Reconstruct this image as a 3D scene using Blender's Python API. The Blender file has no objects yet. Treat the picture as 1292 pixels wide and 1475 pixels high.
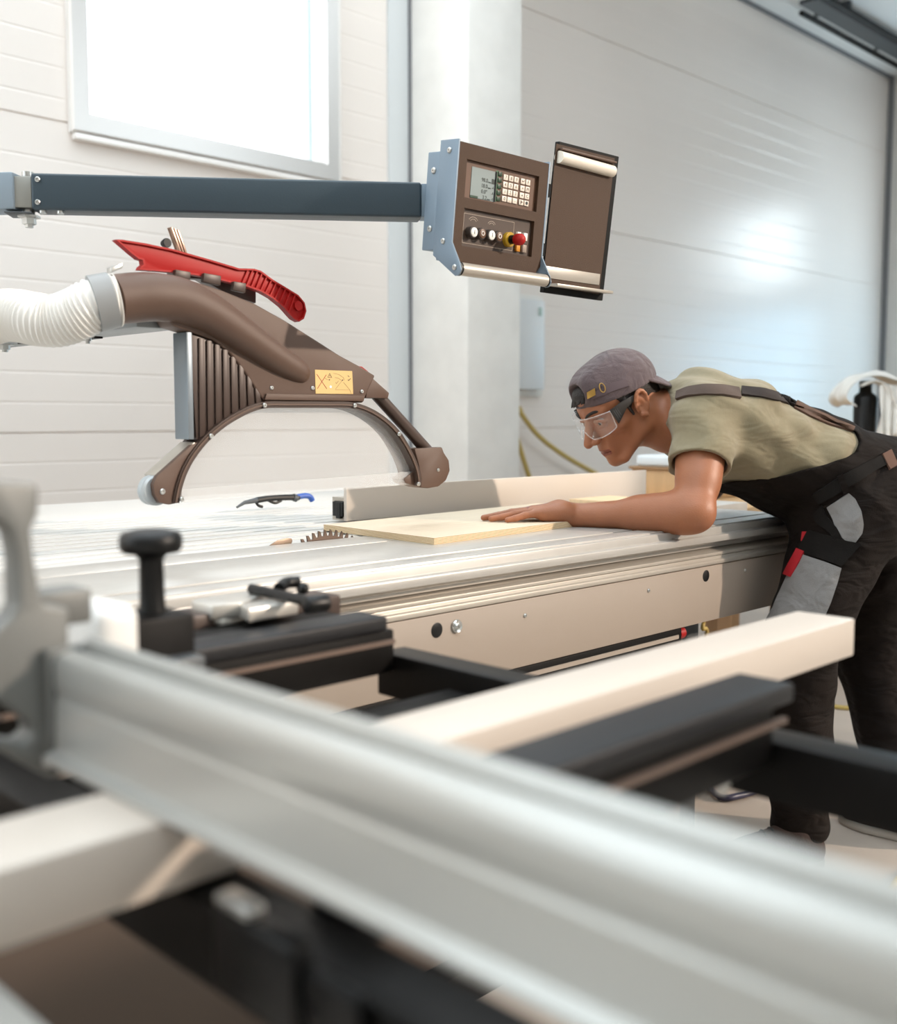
import bpy, bmesh, math, random
import numpy as np
from mathutils import Vector, Matrix
from mathutils.bvhtree import BVHTree
random.seed(7); np.random.seed(7)
SC = bpy.context.scene
COL = SC.collection
PI = math.pi
# ------------------------------------------------------------------ camera
F = 1560.0; CX = 646.0; CY = 737.5
CAM = Vector((0, 0, 1.10))
PITCH = math.atan((737.5 - 602) / F); YAW = math.radians(45)
cf = Vector((math.cos(YAW)*math.cos(PITCH), math.sin(YAW)*math.cos(PITCH), -math.sin(PITCH)))
cr = Vector((math.sin(YAW), -math.cos(YAW), 0))
cu = cr.cross(cf)
cam = bpy.data.cameras.new('camera'); camo = bpy.data.objects.new('camera', cam); COL.objects.link(camo)
cam.sensor_fit = 'VERTICAL'; cam.sensor_height = 36; cam.lens = F/1475*36
M = Matrix((cr, cu, -cf)).transposed().to_4x4(); M.translation = CAM
camo.matrix_world = M
cam.clip_start = 0.02; cam.clip_end = 100
cam.dof.use_dof = True; cam.dof.focus_distance = 2.3; cam.dof.aperture_fstop = 3.0
SC.camera = camo
def ray(u, v):
    return cf + cr*((u-CX)/F) - cu*((v-CY)/F)
def at(u, v, x=None, y=None, z=None, d=None):
    """the place in the hall that lies behind a measured point of the photograph, on the plane x=, y=, z= or at depth d"""
    D = ray(u, v)
    if x is not None: t = (x-CAM.x)/D.x
    elif y is not None: t = (y-CAM.y)/D.y
    elif z is not None: t = (z-CAM.z)/D.z
    else: t = d
    return CAM + D*t
def onplane(u, v, p0, n):
    D = ray(u, v); t = (p0-CAM).dot(n)/D.dot(n)
    return CAM + D*t
# ------------------------------------------------------------------ materials
def lin(c):
    return c/12.92 if c <= .04045 else ((c+.055)/1.055)**2.4
def rgb(h):
    h = h.lstrip('#'); return tuple(lin(int(h[i:i+2], 16)/255) for i in (0, 2, 4)) + (1,)
def mat(name, color, rough=.5, metal=0., var=0., vscale=8., bump=0., bscale=60., stretch=(1, 1, 1), coat=0., spec=.5, sheen=0., detail=4., fold=0., fscale=9., fstretch=(1, 1, 1)):
    m = bpy.data.materials.new(name); m.use_nodes = True
    nt = m.node_tree; b = nt.nodes['Principled BSDF']
    c = rgb(color) if isinstance(color, str) else tuple(color)
    b.inputs['Base Color'].default_value = c
    b.inputs['Roughness'].default_value = rough; b.inputs['Metallic'].default_value = metal
    b.inputs['Coat Weight'].default_value = coat; b.inputs['Coat Roughness'].default_value = .15
    b.inputs['Specular IOR Level'].default_value = spec
    b.inputs['Sheen Weight'].default_value = sheen
    if var or bump or fold:
        tc = nt.nodes.new('ShaderNodeTexCoord'); mp = nt.nodes.new('ShaderNodeMapping')
        mp.inputs['Scale'].default_value = stretch
        nt.links.new(tc.outputs['Object'], mp.inputs['Vector'])
    if var:
        n = nt.nodes.new('ShaderNodeTexNoise'); n.inputs['Scale'].default_value = vscale; n.inputs['Detail'].default_value = detail
        nt.links.new(mp.outputs['Vector'], n.inputs['Vector'])
        r = nt.nodes.new('ShaderNodeValToRGB')
        r.color_ramp.elements[0].position = .3; r.color_ramp.elements[1].position = .7
        r.color_ramp.elements[0].color = tuple(max(0, x*(1-var)) for x in c[:3]) + (1,)
        r.color_ramp.elements[1].color = tuple(min(1, x*(1+var)) for x in c[:3]) + (1,)
        nt.links.new(n.outputs['Fac'], r.inputs['Fac']); nt.links.new(r.outputs['Color'], b.inputs['Base Color'])
    if bump:
        n2 = nt.nodes.new('ShaderNodeTexNoise'); n2.inputs['Scale'].default_value = bscale; n2.inputs['Detail'].default_value = 3
        nt.links.new(mp.outputs['Vector'], n2.inputs['Vector'])
        bp = nt.nodes.new('ShaderNodeBump'); bp.inputs['Strength'].default_value = bump; bp.inputs['Distance'].default_value = .004
        nt.links.new(n2.outputs['Fac'], bp.inputs['Height']); nt.links.new(bp.outputs['Normal'], b.inputs['Normal'])
        if fold:                                                    # soft cloth creases under the weave
            mp3 = nt.nodes.new('ShaderNodeMapping'); mp3.inputs['Scale'].default_value = fstretch; mp3.inputs['Rotation'].default_value = (.3, .5, .9)
            nt.links.new(tc.outputs['Object'], mp3.inputs['Vector'])
            n3 = nt.nodes.new('ShaderNodeTexNoise'); n3.inputs['Scale'].default_value = fscale; n3.inputs['Detail'].default_value = 2; n3.inputs['Distortion'].default_value = .8
            nt.links.new(mp3.outputs['Vector'], n3.inputs['Vector'])
            bp3 = nt.nodes.new('ShaderNodeBump'); bp3.inputs['Strength'].default_value = fold; bp3.inputs['Distance'].default_value = .03
            nt.links.new(n3.outputs['Fac'], bp3.inputs['Height']); nt.links.new(bp3.outputs['Normal'], bp.inputs['Normal'])
    return m
def glass_mat(name, haze=.08, gloss=.10, tint=(1, 1, 1, 1), rough=.03):
    m = bpy.data.materials.new(name); m.use_nodes = True; nt = m.node_tree
    nt.nodes.clear()
    out = nt.nodes.new('ShaderNodeOutputMaterial')
    t = nt.nodes.new('ShaderNodeBsdfTransparent'); t.inputs['Color'].default_value = tint
    d = nt.nodes.new('ShaderNodeBsdfDiffuse'); d.inputs['Color'].default_value = (.9, .9, .9, 1)
    g = nt.nodes.new('ShaderNodeBsdfGlossy'); g.inputs['Roughness'].default_value = rough
    lw_ = nt.nodes.new('ShaderNodeLayerWeight'); lw_.inputs['Blend'].default_value = .2
    pw = nt.nodes.new('ShaderNodeMath'); pw.operation = 'POWER'; pw.inputs[1].default_value = 4
    f = nt.nodes.new('ShaderNodeMath'); f.operation = 'MULTIPLY_ADD'; f.inputs[1].default_value = .55; f.inputs[2].default_value = .02 + gloss*.25
    nt.links.new(lw_.outputs['Facing'], pw.inputs[0]); nt.links.new(pw.outputs[0], f.inputs[0])
    m1 = nt.nodes.new('ShaderNodeMixShader'); m1.inputs['Fac'].default_value = haze
    m2 = nt.nodes.new('ShaderNodeMixShader')
    nt.links.new(t.outputs[0], m1.inputs[1]); nt.links.new(d.outputs[0], m1.inputs[2])
    nt.links.new(f.outputs[0], m2.inputs['Fac']); nt.links.new(m1.outputs[0], m2.inputs[1]); nt.links.new(g.outputs[0], m2.inputs[2])
    nt.links.new(m2.outputs[0], out.inputs['Surface'])
    return m
# ------------------------------------------------------------------ mesh helpers
class MB:
    def __init__(self): self.bm = bmesh.new()
    def add(self, verts, faces, mi=0):
        vs = [self.bm.verts.new(v) for v in verts]
        for f in faces:
            try:
                fc = self.bm.faces.new([vs[i] for i in f]); fc.material_index = mi
            except ValueError: pass
        return self
    def box(self, x0, x1, y0, y1, z0, z1, mi=0):
        v = [(x, y, z) for x in (x0, x1) for y in (y0, y1) for z in (z0, z1)]
        return self.add(v, [(0, 1, 3, 2), (4, 6, 7, 5), (0, 4, 5, 1), (2, 3, 7, 6), (0, 2, 6, 4), (1, 5, 7, 3)], mi)
    def obox(self, o, ex, ey, ez, mi=0):
        """box on corner o with three edge vectors"""
        o, ex, ey, ez = map(Vector, (o, ex, ey, ez))
        v = [o + ex*a + ey*b + ez*c for a in (0, 1) for b in (0, 1) for c in (0, 1)]
        return self.add(v, [(0, 1, 3, 2), (4, 6, 7, 5), (0, 4, 5, 1), (2, 3, 7, 6), (0, 2, 6, 4), (1, 5, 7, 3)], mi)
    def slab(self, pts, ext, mi=0):
        """flat polygon (3D points) extruded by a vector"""
        n = len(pts); ext = Vector(ext); p = [Vector(q) for q in pts]
        v = p + [q + ext for q in p]
        return self.add(v, [tuple(range(n)), tuple(range(2*n-1, n-1, -1))] + [(i, i+n, (i+1) % n + n, (i+1) % n) for i in range(n)], mi)
    def cyl(self, p0, p1, r0, r1=None, n=24, mi=0):
        r1 = r0 if r1 is None else r1
        return self.tube([p0, p1], [r0, r1], n, mi)
    def tube(self, path, rad, n=16, mi=0, caps=True, closed=False):
        P = [Vector(p) for p in path]
        if not hasattr(rad, '__len__'): rad = [rad]*len(P)
        t = (P[1]-P[0]).normalized()
        a = t.orthogonal().normalized()
        rings = []
        for i, p in enumerate(P):
            if i == 0: tt = P[1]-P[0]
            elif i == len(P)-1: tt = P[-1]-P[-2]
            else: tt = P[i+1]-P[i-1]
            tt = tt.normalized() if tt.length > 1e-9 else t
            a = (a - tt*a.dot(tt)).normalized(); b = tt.cross(a); t = tt
            rings.append([self.bm.verts.new(p + (a*math.cos(2*PI*k/n) + b*math.sin(2*PI*k/n))*rad[i]) for k in range(n)])
        for i in range(len(rings)-1):
            for k in range(n):
                f = self.bm.faces.new((rings[i][k], rings[i][(k+1) % n], rings[i+1][(k+1) % n], rings[i+1][k])); f.material_index = mi
        if caps:
            self.bm.faces.new(rings[0][::-1]).material_index = mi; self.bm.faces.new(rings[-1]).material_index = mi
        return self
    def lathe(self, o, axis, prof, n=28, mi=0):
        """prof: (distance along axis, radius)"""
        o = Vector(o); ax = Vector(axis).normalized()
        return self.tube2([(o + ax*s, max(r, 1e-5)) for s, r in prof], ax, n, mi)
    def tube2(self, pr, ax, n, mi):
        a = ax.orthogonal().normalized(); b = ax.cross(a); rings = []
        for p, r in pr:
            rings.append([self.bm.verts.new(p + (a*math.cos(2*PI*k/n) + b*math.sin(2*PI*k/n))*r) for k in range(n)])
        for i in range(len(rings)-1):
            for k in range(n):
                self.bm.faces.new((rings[i][k], rings[i][(k+1) % n], rings[i+1][(k+1) % n], rings[i+1][k])).material_index = mi
        self.bm.faces.new(rings[0][::-1]).material_index = mi; self.bm.faces.new(rings[-1]).material_index = mi
        return self
    def ball(self, c, r, n=16, mi=0):
        c = Vector(c); rr = Vector(r) if hasattr(r, '__len__') else Vector((r, r, r))
        v = []; f = []
        m = n//2
        for i in range(m+1):
            th = PI*i/m
            for k in range(n):
                ph = 2*PI*k/n
                v.append((c.x+rr.x*math.sin(th)*math.cos(ph), c.y+rr.y*math.sin(th)*math.sin(ph), c.z+rr.z*math.cos(th)))
        for i in range(m):
            for k in range(n):
                f.append((i*n+k, (i+1)*n+k, (i+1)*n+(k+1) % n, i*n+(k+1) % n))
        return self.add(v, f, mi)
    def build(self, name, m, parent=None, bevel=0., seg=2, smooth=35, weld=True):
        bm = self.bm
        if weld: bmesh.ops.remove_doubles(bm, verts=bm.verts, dist=1e-6)
        bmesh.ops.recalc_face_normals(bm, faces=bm.faces)
        if bevel:
            es = [e for e in bm.edges if len(e.link_faces) == 2 and e.calc_face_angle(0) > .5]
            bmesh.ops.bevel(bm, geom=es, offset=bevel, segments=seg, profile=.5, affect='EDGES', clamp_overlap=True)
        me = bpy.data.meshes.new(name)
        off = root_loc(parent)
        bmesh.ops.translate(bm, verts=bm.verts, vec=-off)
        bm.to_mesh(me); bm.free()
        return link(name, me, m, parent, smooth)
def root_loc(o):
    p = Vector((0, 0, 0))
    while o is not None: p = p + o.location; o = o.parent
    return p
def link(name, me, m, parent=None, smooth=35):
    for mm in (m if isinstance(m, (list, tuple)) else [m]): me.materials.append(mm)
    if smooth:
        me.polygons.foreach_set('use_smooth', [True]*len(me.polygons))
        me.set_sharp_from_angle(angle=math.radians(smooth))
    o = bpy.data.objects.new(name, me); COL.objects.link(o)
    o.parent = parent
    return o
def tag(o, label, cat, group=None, kind=None):
    o['label'] = label; o['category'] = cat
    if group: o['group'] = group
    if kind: o['kind'] = kind
    return o
def thing(name, label, cat, loc, group=None):
    o = bpy.data.objects.new(name, None); COL.objects.link(o); o.location = loc
    o.empty_display_size = .05
    return tag(o, label, cat, group)
def struct(o): o['kind'] = 'structure'; return o
def screw(parent, p, n, r=.005, m=None, name='screw', h=.003):
    n = Vector(n).normalized(); p = Vector(p)
    mb = MB(); mb.lathe(p - n*.001, n, [(0, r), (h*.5+.001, r), (h+.001, r*.7), (h+.001, r*.35), (h*.4+.001, r*.3)], 14)
    return mb.build(name, m or M_STEEL, parent)
def text_mesh(name, s, size, o, ex, ey, m, parent, align='CENTER', ext=.0003):
    """letters lying on a plane: o = anchor, ex = reading direction, ey = up"""
    cu_ = bpy.data.curves.new(name, 'FONT'); cu_.body = s; cu_.size = size; cu_.align_x = align; cu_.align_y = 'CENTER'; cu_.extrude = ext
    t = bpy.data.objects.new(name+'_t', cu_); COL.objects.link(t)
    bpy.context.view_layer.update()
    me = bpy.data.meshes.new_from_object(t)
    bpy.data.objects.remove(t)
    ex = Vector(ex).normalized(); ey = Vector(ey).normalized(); n = ex.cross(ey)
    W = Matrix((ex, ey, n)).transposed().to_4x4(); W.translation = Vector(o) - root_loc(parent)
    me.transform(W)
    return link(name, me, m, parent, 0)
def spline(pts, n=8):
    P = [Vector(p) for p in pts]; out = []
    for i in range(len(P)-1):
        p0 = P[max(i-1, 0)]; p1 = P[i]; p2 = P[i+1]; p3 = P[min(i+2, len(P)-1)]
        for k in range(n):
            t = k/n
            out.append(.5*((2*p1) + (p2-p0)*t + (2*p0-5*p1+4*p2-p3)*t*t + (3*p1-p0-3*p2+p3)*t**3))
    out.append(P[-1]); return out
# ------------------------------------------------------------------ palette
M_STEEL = mat('zinc_steel', '#c9c9c6', .3, .9)
M_ALU = mat('anodised_aluminium', '#b6b6b2', .30, .4, bump=.05, bscale=200, stretch=(1, .02, 1))
M_ALUX = mat('brushed_aluminium', '#bdb5aa', .38, .45)
M_WHITEMETAL = mat('white_powder_coat', '#cbc0b5', .4, 0, bump=.06, bscale=500)
M_BEIGE = mat('beige_powder_coat', '#9c8f83', .45, 0, bump=.08, bscale=600)
M_TABLE = mat('ground_cast_iron', '#bdb9b3', .33, .35, var=.05, vscale=14, stretch=(1, 6, 1))
M_BLACKST = mat('black_steel', '#0d0b0a', .5, 0, spec=.18, bump=.08, bscale=300)
M_RUBBER = mat('black_rubber', '#17171a', .5, 0, spec=.4, bump=.1, bscale=200)
M_BLACKPL = mat('black_plastic', '#0b0b0c', .4, spec=.35)
M_BROWN = mat('brown_textured_plastic', '#5b4539', .5, 0, bump=.18, bscale=900)
M_BROWNDK = mat('brown_trim', '#463730', .42, .1)
M_BLUEGREY = mat('blue_grey_coat', '#7b8c9b', .45, .1, bump=.08, bscale=500)
M_BLUEARM = mat('dark_blue_grey_coat', '#33414a', .4, .1, bump=.06, bscale=400)
M_RED = mat('red_plastic', '#a81815', .5, spec=.3)
M_REDDK = mat('red_cap', '#a01c1c', .35)
M_WHITEPL = mat('white_plastic', '#f0ede6', .4)
M_GREYPL = mat('grey_plastic', '#8f9192', .45)
M_DKGREY = mat('dark_grey_coat', '#4b4f52', .45, .2)
M_YELLOW = mat('yellow_plastic', '#c79a25', .4)
M_CABLE = mat('yellow_cable', '#b79d55', .5)
M_BLUE = mat('blue_plastic', '#2a55a8', .4)
# ------------------------------------------------------------------ light and setting
SC.view_settings.view_transform = 'Standard'; SC.view_settings.look = 'None'
SC.view_settings.exposure = 0.0; SC.view_settings.gamma = 1.0; SC.view_settings.use_curve_mapping = False
w = bpy.data.worlds.new('sky'); SC.world = w; w.use_nodes = True
bgn = w.node_tree.nodes['Background']; bgn.inputs['Color'].default_value = (.86, .95, 1.0, 1); bgn.inputs['Strength'].default_value = 3.7
SUN_DIR = Vector((-.75, 1.0, -.5)).normalized()
sl = bpy.data.lights.new('sun', 'SUN'); sl.energy = 3.1; sl.angle = math.radians(1.2); sl.color = (1, .83, .68)
so = bpy.data.objects.new('sun', sl); COL.objects.link(so)
so.rotation_euler = SUN_DIR.to_track_quat('-Z', 'Y').to_euler()
SC.cycles.use_denoising = True
SC.cycles.max_bounces = 8; SC.cycles.diffuse_bounces = 5; SC.cycles.transparent_max_bounces = 16
SC.cycles.caustics_reflective = False; SC.cycles.caustics_refractive = False
SC.cycles.sample_clamp_indirect = 4

XW0, XW1, YW0, YW1, ZC = -4.0, 10.4, -3.6, 4.5, 4.3
M_WALL = mat('white_sandwich_panel', '#e6ddd6', .3, 0, var=.015, vscale=1.5, bump=.02, bscale=3, spec=.6)
M_WALLPLAIN = mat('painted_wall', '#dedbd6', .6)
M_CONC = mat('painted_concrete', '#e9e6e1', .7, 0, var=.05, vscale=5, bump=.25, bscale=25)
M_FLOOR = mat('concrete_floor', '#b9aca0', .55, 0, var=.10, vscale=3.5, bump=.15, bscale=40, detail=9)
M_CEIL = mat('ceiling_paint', '#e2e3e2', .7, var=.02, vscale=2)
M_FRAME = mat('window_frame_paint', '#f2eeea', .5)
M_PANE = glass_mat('window_glass', .04, .1)
M_DARKLINE = mat('sealant', '#77777a', .8)
mb = MB(); mb.box(XW0, XW1, YW0, YW1, -.1, 0); struct(mb.build('floor', M_FLOOR, smooth=0))
# back wall with real panel grooves: profile along z, extruded along x, with the window left open
def wall_profile(z0, z1):
    zs = [z0]; dep = [0.]
    gl = []
    k = -1
    for j in range(0, 40):
        z = 1.037 - 1.28 + j*.128
        gl.append((z, j % 10 == 8 or j == -1))
    out = [(z0, 0.)]
    for z, _ in gl:
        joint = min(abs(z-q) for q in (-.25, 1.037, 2.353, 3.59)) < .064
        if joint: zz = min((-.25, 1.037, 2.353, 3.59), key=lambda q: abs(q-z)); wd, dp = .005, .010
        else: zz = z; wd, dp = .006, .0014
        if zz-wd <= z0 or zz+wd >= z1: continue
        out += [(zz-wd, 0.), (zz-wd*.4, dp), (zz+wd*.4, dp), (zz+wd, 0.)]
    out.append((z1, 0.)); return out
WX0, WX1, WZ0, WZ1 = 2.27, 3.63, 2.38, 3.75
mb = MB()
for (x0, x1, z0, z1) in ((XW0, WX0, 0, ZC), (WX1, XW1, 0, ZC), (WX0, WX1, 0, WZ0), (WX0, WX1, WZ1, ZC)):
    pr = wall_profile(z0, z1)
    pts = [Vector((x0, YW1+d, z)) for z, d in pr] + [Vector((x0, YW1+.2, z1)), Vector((x0, YW1+.2, z0))]
    mb.slab(pts, (x1-x0, 0, 0))
struct(mb.build('wall_back', M_WALL, smooth=20, weld=False))
# end wall with a tall window beside the corner, out of frame
mb = MB()
EY0, EY1, EZ0, EZ1 = 2.75, 3.55, 2.4, 3.3
for (y0, y1, z0, z1) in ((YW0, EY0, 0, ZC), (EY1, YW1, 0, ZC), (EY0, EY1, 0, EZ0), (EY0, EY1, EZ1, ZC)):
    mb.box(XW1, XW1+.2, y0, y1, z0, z1)
struct(mb.build('wall_right', M_WALLPLAIN, smooth=0))
mb = MB()
for (x0, x1, z0, z1) in ((XW0, 3.3, 0, ZC), (7.2, XW1, 0, ZC), (3.3, 4.95, 0, 2.86), (4.95, 7.2, 0, 2.0)):  # unseen openings, sills stepped so sun hits the saw and low parts stay shaded
    mb.box(x0, x1, YW0-.2, YW0, z0, z1)
struct(mb.build('wall_front', M_WALLPLAIN, smooth=0))
mb = MB()
for (y0, y1, z0, z1) in ((YW0, 2.0, 0, ZC), (4.3, YW1, 0, ZC), (2.0, 4.3, 0, 1.0), (2.0, 4.3, 4.0, ZC)):  # unseen opening, sized to brighten the column and keep the fence face dim
    mb.box(XW0-.2, XW0, y0, y1, z0, z1)
struct(mb.build('wall_left', M_WALLPLAIN, smooth=0))
mb = MB()
SX0, SX1, SY0, SY1 = -3.4, 4.4, 1.6, 4.1          # unseen roof light, added to wash the back wall with sky
RX0, RX1, RY0, RY1 = -2.2, 2.6, -1.6, 1.0        # second unseen roof light, added to brighten tops at the front of the saw
for (x0, x1, y0, y1) in ((XW0, SX0, YW0, YW1), (SX1, XW1, YW0, YW1), (SX0, SX1, SY1, YW1), (SX0, SX1, RY1, SY0), (SX0, SX1, YW0, RY0), (SX0, RX0, RY0, RY1), (RX1, SX1, RY0, RY1)):
    mb.box(x0, x1, y0, y1, ZC, ZC+.15)
for k in range(1, 6):
    x = SX0 + (SX1-SX0)*k/6
    mb.box(x-.03, x+.03, SY0, SY1, ZC, ZC+.15)
struct(mb.build('ceiling', M_CEIL, smooth=0))
# column
mb = MB(); mb.box(4.185, 4.61, 4.04, 4.5, 0, ZC); struct(mb.build('column', M_CONC, bevel=.012, seg=2))
mb = MB(); mb.box(4.174, 4.186, 4.47, 4.5, 0, ZC); struct(mb.build('trim_1', M_DARKLINE, smooth=0))
mb = MB(); mb.box(4.03, 4.172, 4.485, 4.5, 0, ZC); struct(mb.build('column_shade_strip', mat('column_shade_grey', '#cfd2d3', .6), smooth=0))  # grey strip standing in for the column's shadow on the wall
mb = MB(); mb.box(10.36, 10.4, 4.46, 4.5, 0, ZC); struct(mb.build('trim_2', M_DARKLINE, smooth=0))
mb = MB(); mb.box(5.0, 10.36, 4.47, 4.5, ZC-.02, ZC); struct(mb.build('trim_3', M_DARKLINE, smooth=0))
# window in the back wall
win = thing('window_1', 'white framed window with bright daylight high on the back wall', 'window', (2.95, 4.5, 2.3)); win['kind'] = 'structure'
mb = MB()
def frame_bars(x0, x1, z0, z1, wd, y0, y1):
    a = [(x0, z0), (x1, z0), (x1, z1), (x0, z1)]; b = [(x0+wd, z0+wd), (x1-wd, z0+wd), (x1-wd, z1-wd), (x0+wd, z1-wd)]
    for i in range(4):
        j = (i+1) % 4
        mb.slab([Vector((p[0], y0, p[1])) for p in (a[i], a[j], b[j], b[i])], (0, y1-y0, 0))
frame_bars(2.205, 3.70, 2.312, 3.82, .03, 4.485, 4.4995)
frame_bars(2.212, 3.66, 2.32, 3.81, .075, 4.455, 4.485)
frame_bars(2.272, 3.628, 2.382, 3.748, .03, 4.50, 4.58)
mb.build('window_frame', M_FRAME, win, bevel=.004)
mb = MB(); mb.box(2.30, 3.60, 4.56, 4.566, 2.41, 3.72); mb.build('pane', M_PANE, win, smooth=0)
mb = MB(); mb.box(3.53, 3.555, 4.545, 4.559, 2.41, 3.72); mb.build('glazing_bar', mat('pale_blue_bar', '#c9d8da', .3), win, smooth=0)
mb = MB(); mb.box(2.22, 3.66, 4.46, 4.4995, 2.285, 2.31)
mb.build('window_sill', M_FRAME, win, bevel=.004)
# window in the end wall
win2 = thing('window_2', 'window in the end wall beyond the right edge of the view', 'window', (XW1, 2.6, 1.5)); win2['kind'] = 'structure'
mb = MB()
for (y0, y1, z0, z1) in ((EY0, EY0+.06, EZ0, EZ1), (EY1-.06, EY1, EZ0, EZ1), (EY0+.06, EY1-.06, EZ0, EZ0+.06), (EY0+.06, EY1-.06, EZ1-.06, EZ1)):
    mb.box(XW1+.03, XW1+.1, y0, y1, z0, z1)
mb.build('window_frame', M_FRAME, win2, smooth=0)
mb = MB(); mb.box(XW1+.06, XW1+.07, EY0+.05, EY1-.05, EZ0+.05, EZ1-.05)
M_LIT = mat('frosted_lit_pane', '#e8f4fa', .5); _b = M_LIT.node_tree.nodes['Principled BSDF']; _b.inputs['Emission Color'].default_value = (.80, .93, 1, 1); _b.inputs['Emission Strength'].default_value = 14
mb.build('pane', M_LIT, win2, smooth=0)
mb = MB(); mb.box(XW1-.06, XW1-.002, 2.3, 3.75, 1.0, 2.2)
M_LIT2 = mat('added_blue_glow', '#d8ecf6', .5); _b = M_LIT2.node_tree.nodes['Principled BSDF']; _b.inputs['Emission Color'].default_value = (.45, .76, 1, 1); _b.inputs['Emission Strength'].default_value = 6
mb.build('glow_panel', M_LIT2, win2, smooth=0)  # added glowing panel before solid wall, lends the back wall a blue cast
# sliding door rail below the ceiling
rl = thing('ceiling_rail', 'dark twin tube rail hung below the ceiling at upper right', 'rail', (8.9, 4.1, ZC))
for nm, y0, r in (('front_tube', 3.93, .028), ('rear_tube', 4.2, .022)):
    mb = MB(); mb.cyl((8.05 if nm == 'rear_tube' else 7.6, y0, 4.215), (10.34, y0, 4.215), r, n=12); mb.build(nm, M_BLACKST, rl)
mb = MB(); mb.box(7.9, 10.34, 3.99, 4.14, 4.22, 4.25); mb.build('cover', M_DKGREY, rl, smooth=0)
for x in (8.3, 9.4, 10.2):
    mb = MB(); mb.box(x-.02, x+.02, 3.92, 4.21, 4.25, 4.2999); mb.build('hanger', M_DKGREY, rl, smooth=0)
# slim wall cabinet behind the column
cb = thing('wall_cabinet', 'slim white cabinet on the back wall, partly behind the concrete column', 'cabinet', (5.05, 4.5, 1.27))
mb = MB(); mb.box(4.85, 5.31, 4.47, 4.4995, 1.235, 1.86); mb.build('back_frame', M_WALLPLAIN, cb, bevel=.004)
mb = MB(); mb.box(4.87, 5.25, 4.40, 4.47, 1.275, 1.825); mb.build('door', mat('cabinet_grey', '#d3d5d6', .4), cb, bevel=.006)
mb = MB(); mb.box(5.19, 5.215, 4.392, 4.40, 1.73, 1.78); mb.build('latch', mat('latch_pale_green', '#a9bfb8', .4), cb, bevel=.002)
# cables by the wall
p = [at(700, 500, y=4.38), at(735, 570, y=4.38), at(753, 599, y=4.38), at(775, 627, y=4.38), at(808, 653, y=4.38), at(845, 675, y=4.38), at(880, 692, y=4.38), at(940, 712, y=4.38)]
p = [Vector((4.9, 4.44, 1.20)), Vector((5.0, 4.40, 1.165))] + p[2:]
mb = MB(); mb.tube(spline(p, 8), .016, 8); tag(mb.build('cable', M_CABLE), 'yellow cable sagging to the right along the back wall behind the fence', 'cable')
p = [at(735, 600, y=4.41), at(745, 632, y=4.41), at(752, 655, y=4.41), at(758, 674, y=4.4), at(764, 695, y=4.4), at(770, 740, y=4.4), Vector((5.35, 4.4, .05))]
mb = MB(); mb.tube(spline(p, 6), .016, 8); tag(mb.build('cable', M_CABLE), 'short yellow cable hanging steeply beside the concrete column', 'cable')
# ------------------------------------------------------------------ the saw
T = .85
saw = thing('panel_saw', 'large beige panel saw base with cast table top and ribbed extension beneath the guard', 'saw', (1.0, 1.8, 0))
mb = MB(); mb.box(-.6, 2.19, 1.40, 2.30, .07, .615); mb.build('base_cabinet', mat('brown_beige_coat', '#594c43', .5), saw, bevel=.004)
mb = MB(); mb.box(-.6, 2.18, 1.352, 2.28, 0, .068); mb.build('plinth', M_BLACKST, saw, bevel=.003)
mb = MB(); mb.box(-.3, 2.35, 1.44, 2.9, .6155, .80); mb.build('table_frame', M_BEIGE, saw, bevel=.004)
mb = MB(); mb.box(-.6, 2.9, 1.642, 1.745, .80, T); mb.build('table_insert', M_TABLE, saw, bevel=.0015)
M_RIB = mat('bright_aluminium_table', '#d6d4d0', .33, .3)
# ribbed extension (ribs run along the blade) and the smooth rear table
prof = [(1.757, .80), (1.757, .848)]
y = 1.765
while y < 2.50:
    prof += [(y, .848), (y+.008, .8495), (y+.034, .8495), (y+.042, .848), (y+.046, .8445), (y+.058, .8445)]
    y += .060
prof += [(2.54, .8445), (2.54, .80)]
mb = MB(); mb.slab([(-.6, a, b) for a, b in prof], (3.5, 0, 0)); mb.build('ribbed_table', M_RIB, saw, smooth=20, weld=False)
mb = MB(); mb.box(-.6, 2.55, 2.545, 3.06, .80, .848); mb.build('rear_table', M_RIB, saw, bevel=.003)
# saw blade: toothed disc at x 1.385 just clear of the insert
bx, bz, by = 1.392, .722, 1.7485
pts = []
NT = 60
for i in range(NT):
    a = 2*PI*i/NT
    for da, r in ((0, .1465), (.03, .1485), (.045, .136), (.085, .136)):
        pts.append((bx + r*math.cos(a+da), by, bz + r*math.sin(a+da)))
mb = MB(); mb.slab(pts, (0, .0032, 0)); mb.build('saw_blade', mat('carbide_blade', '#5a4a40', .4, .5), saw, smooth=0)
pts = [at(u, v, y=1.75) for u, v in ((388, 786), (400, 778.5), (414, 774.8), (420, 775.5), (421.5, 779), (419, 786))]
mb = MB(); mb.slab(pts, (0, .003, 0)); mb.build('riving_knife', mat('riving_knife_steel', '#8f7a68', .4, .4), saw, bevel=.0008)
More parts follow.
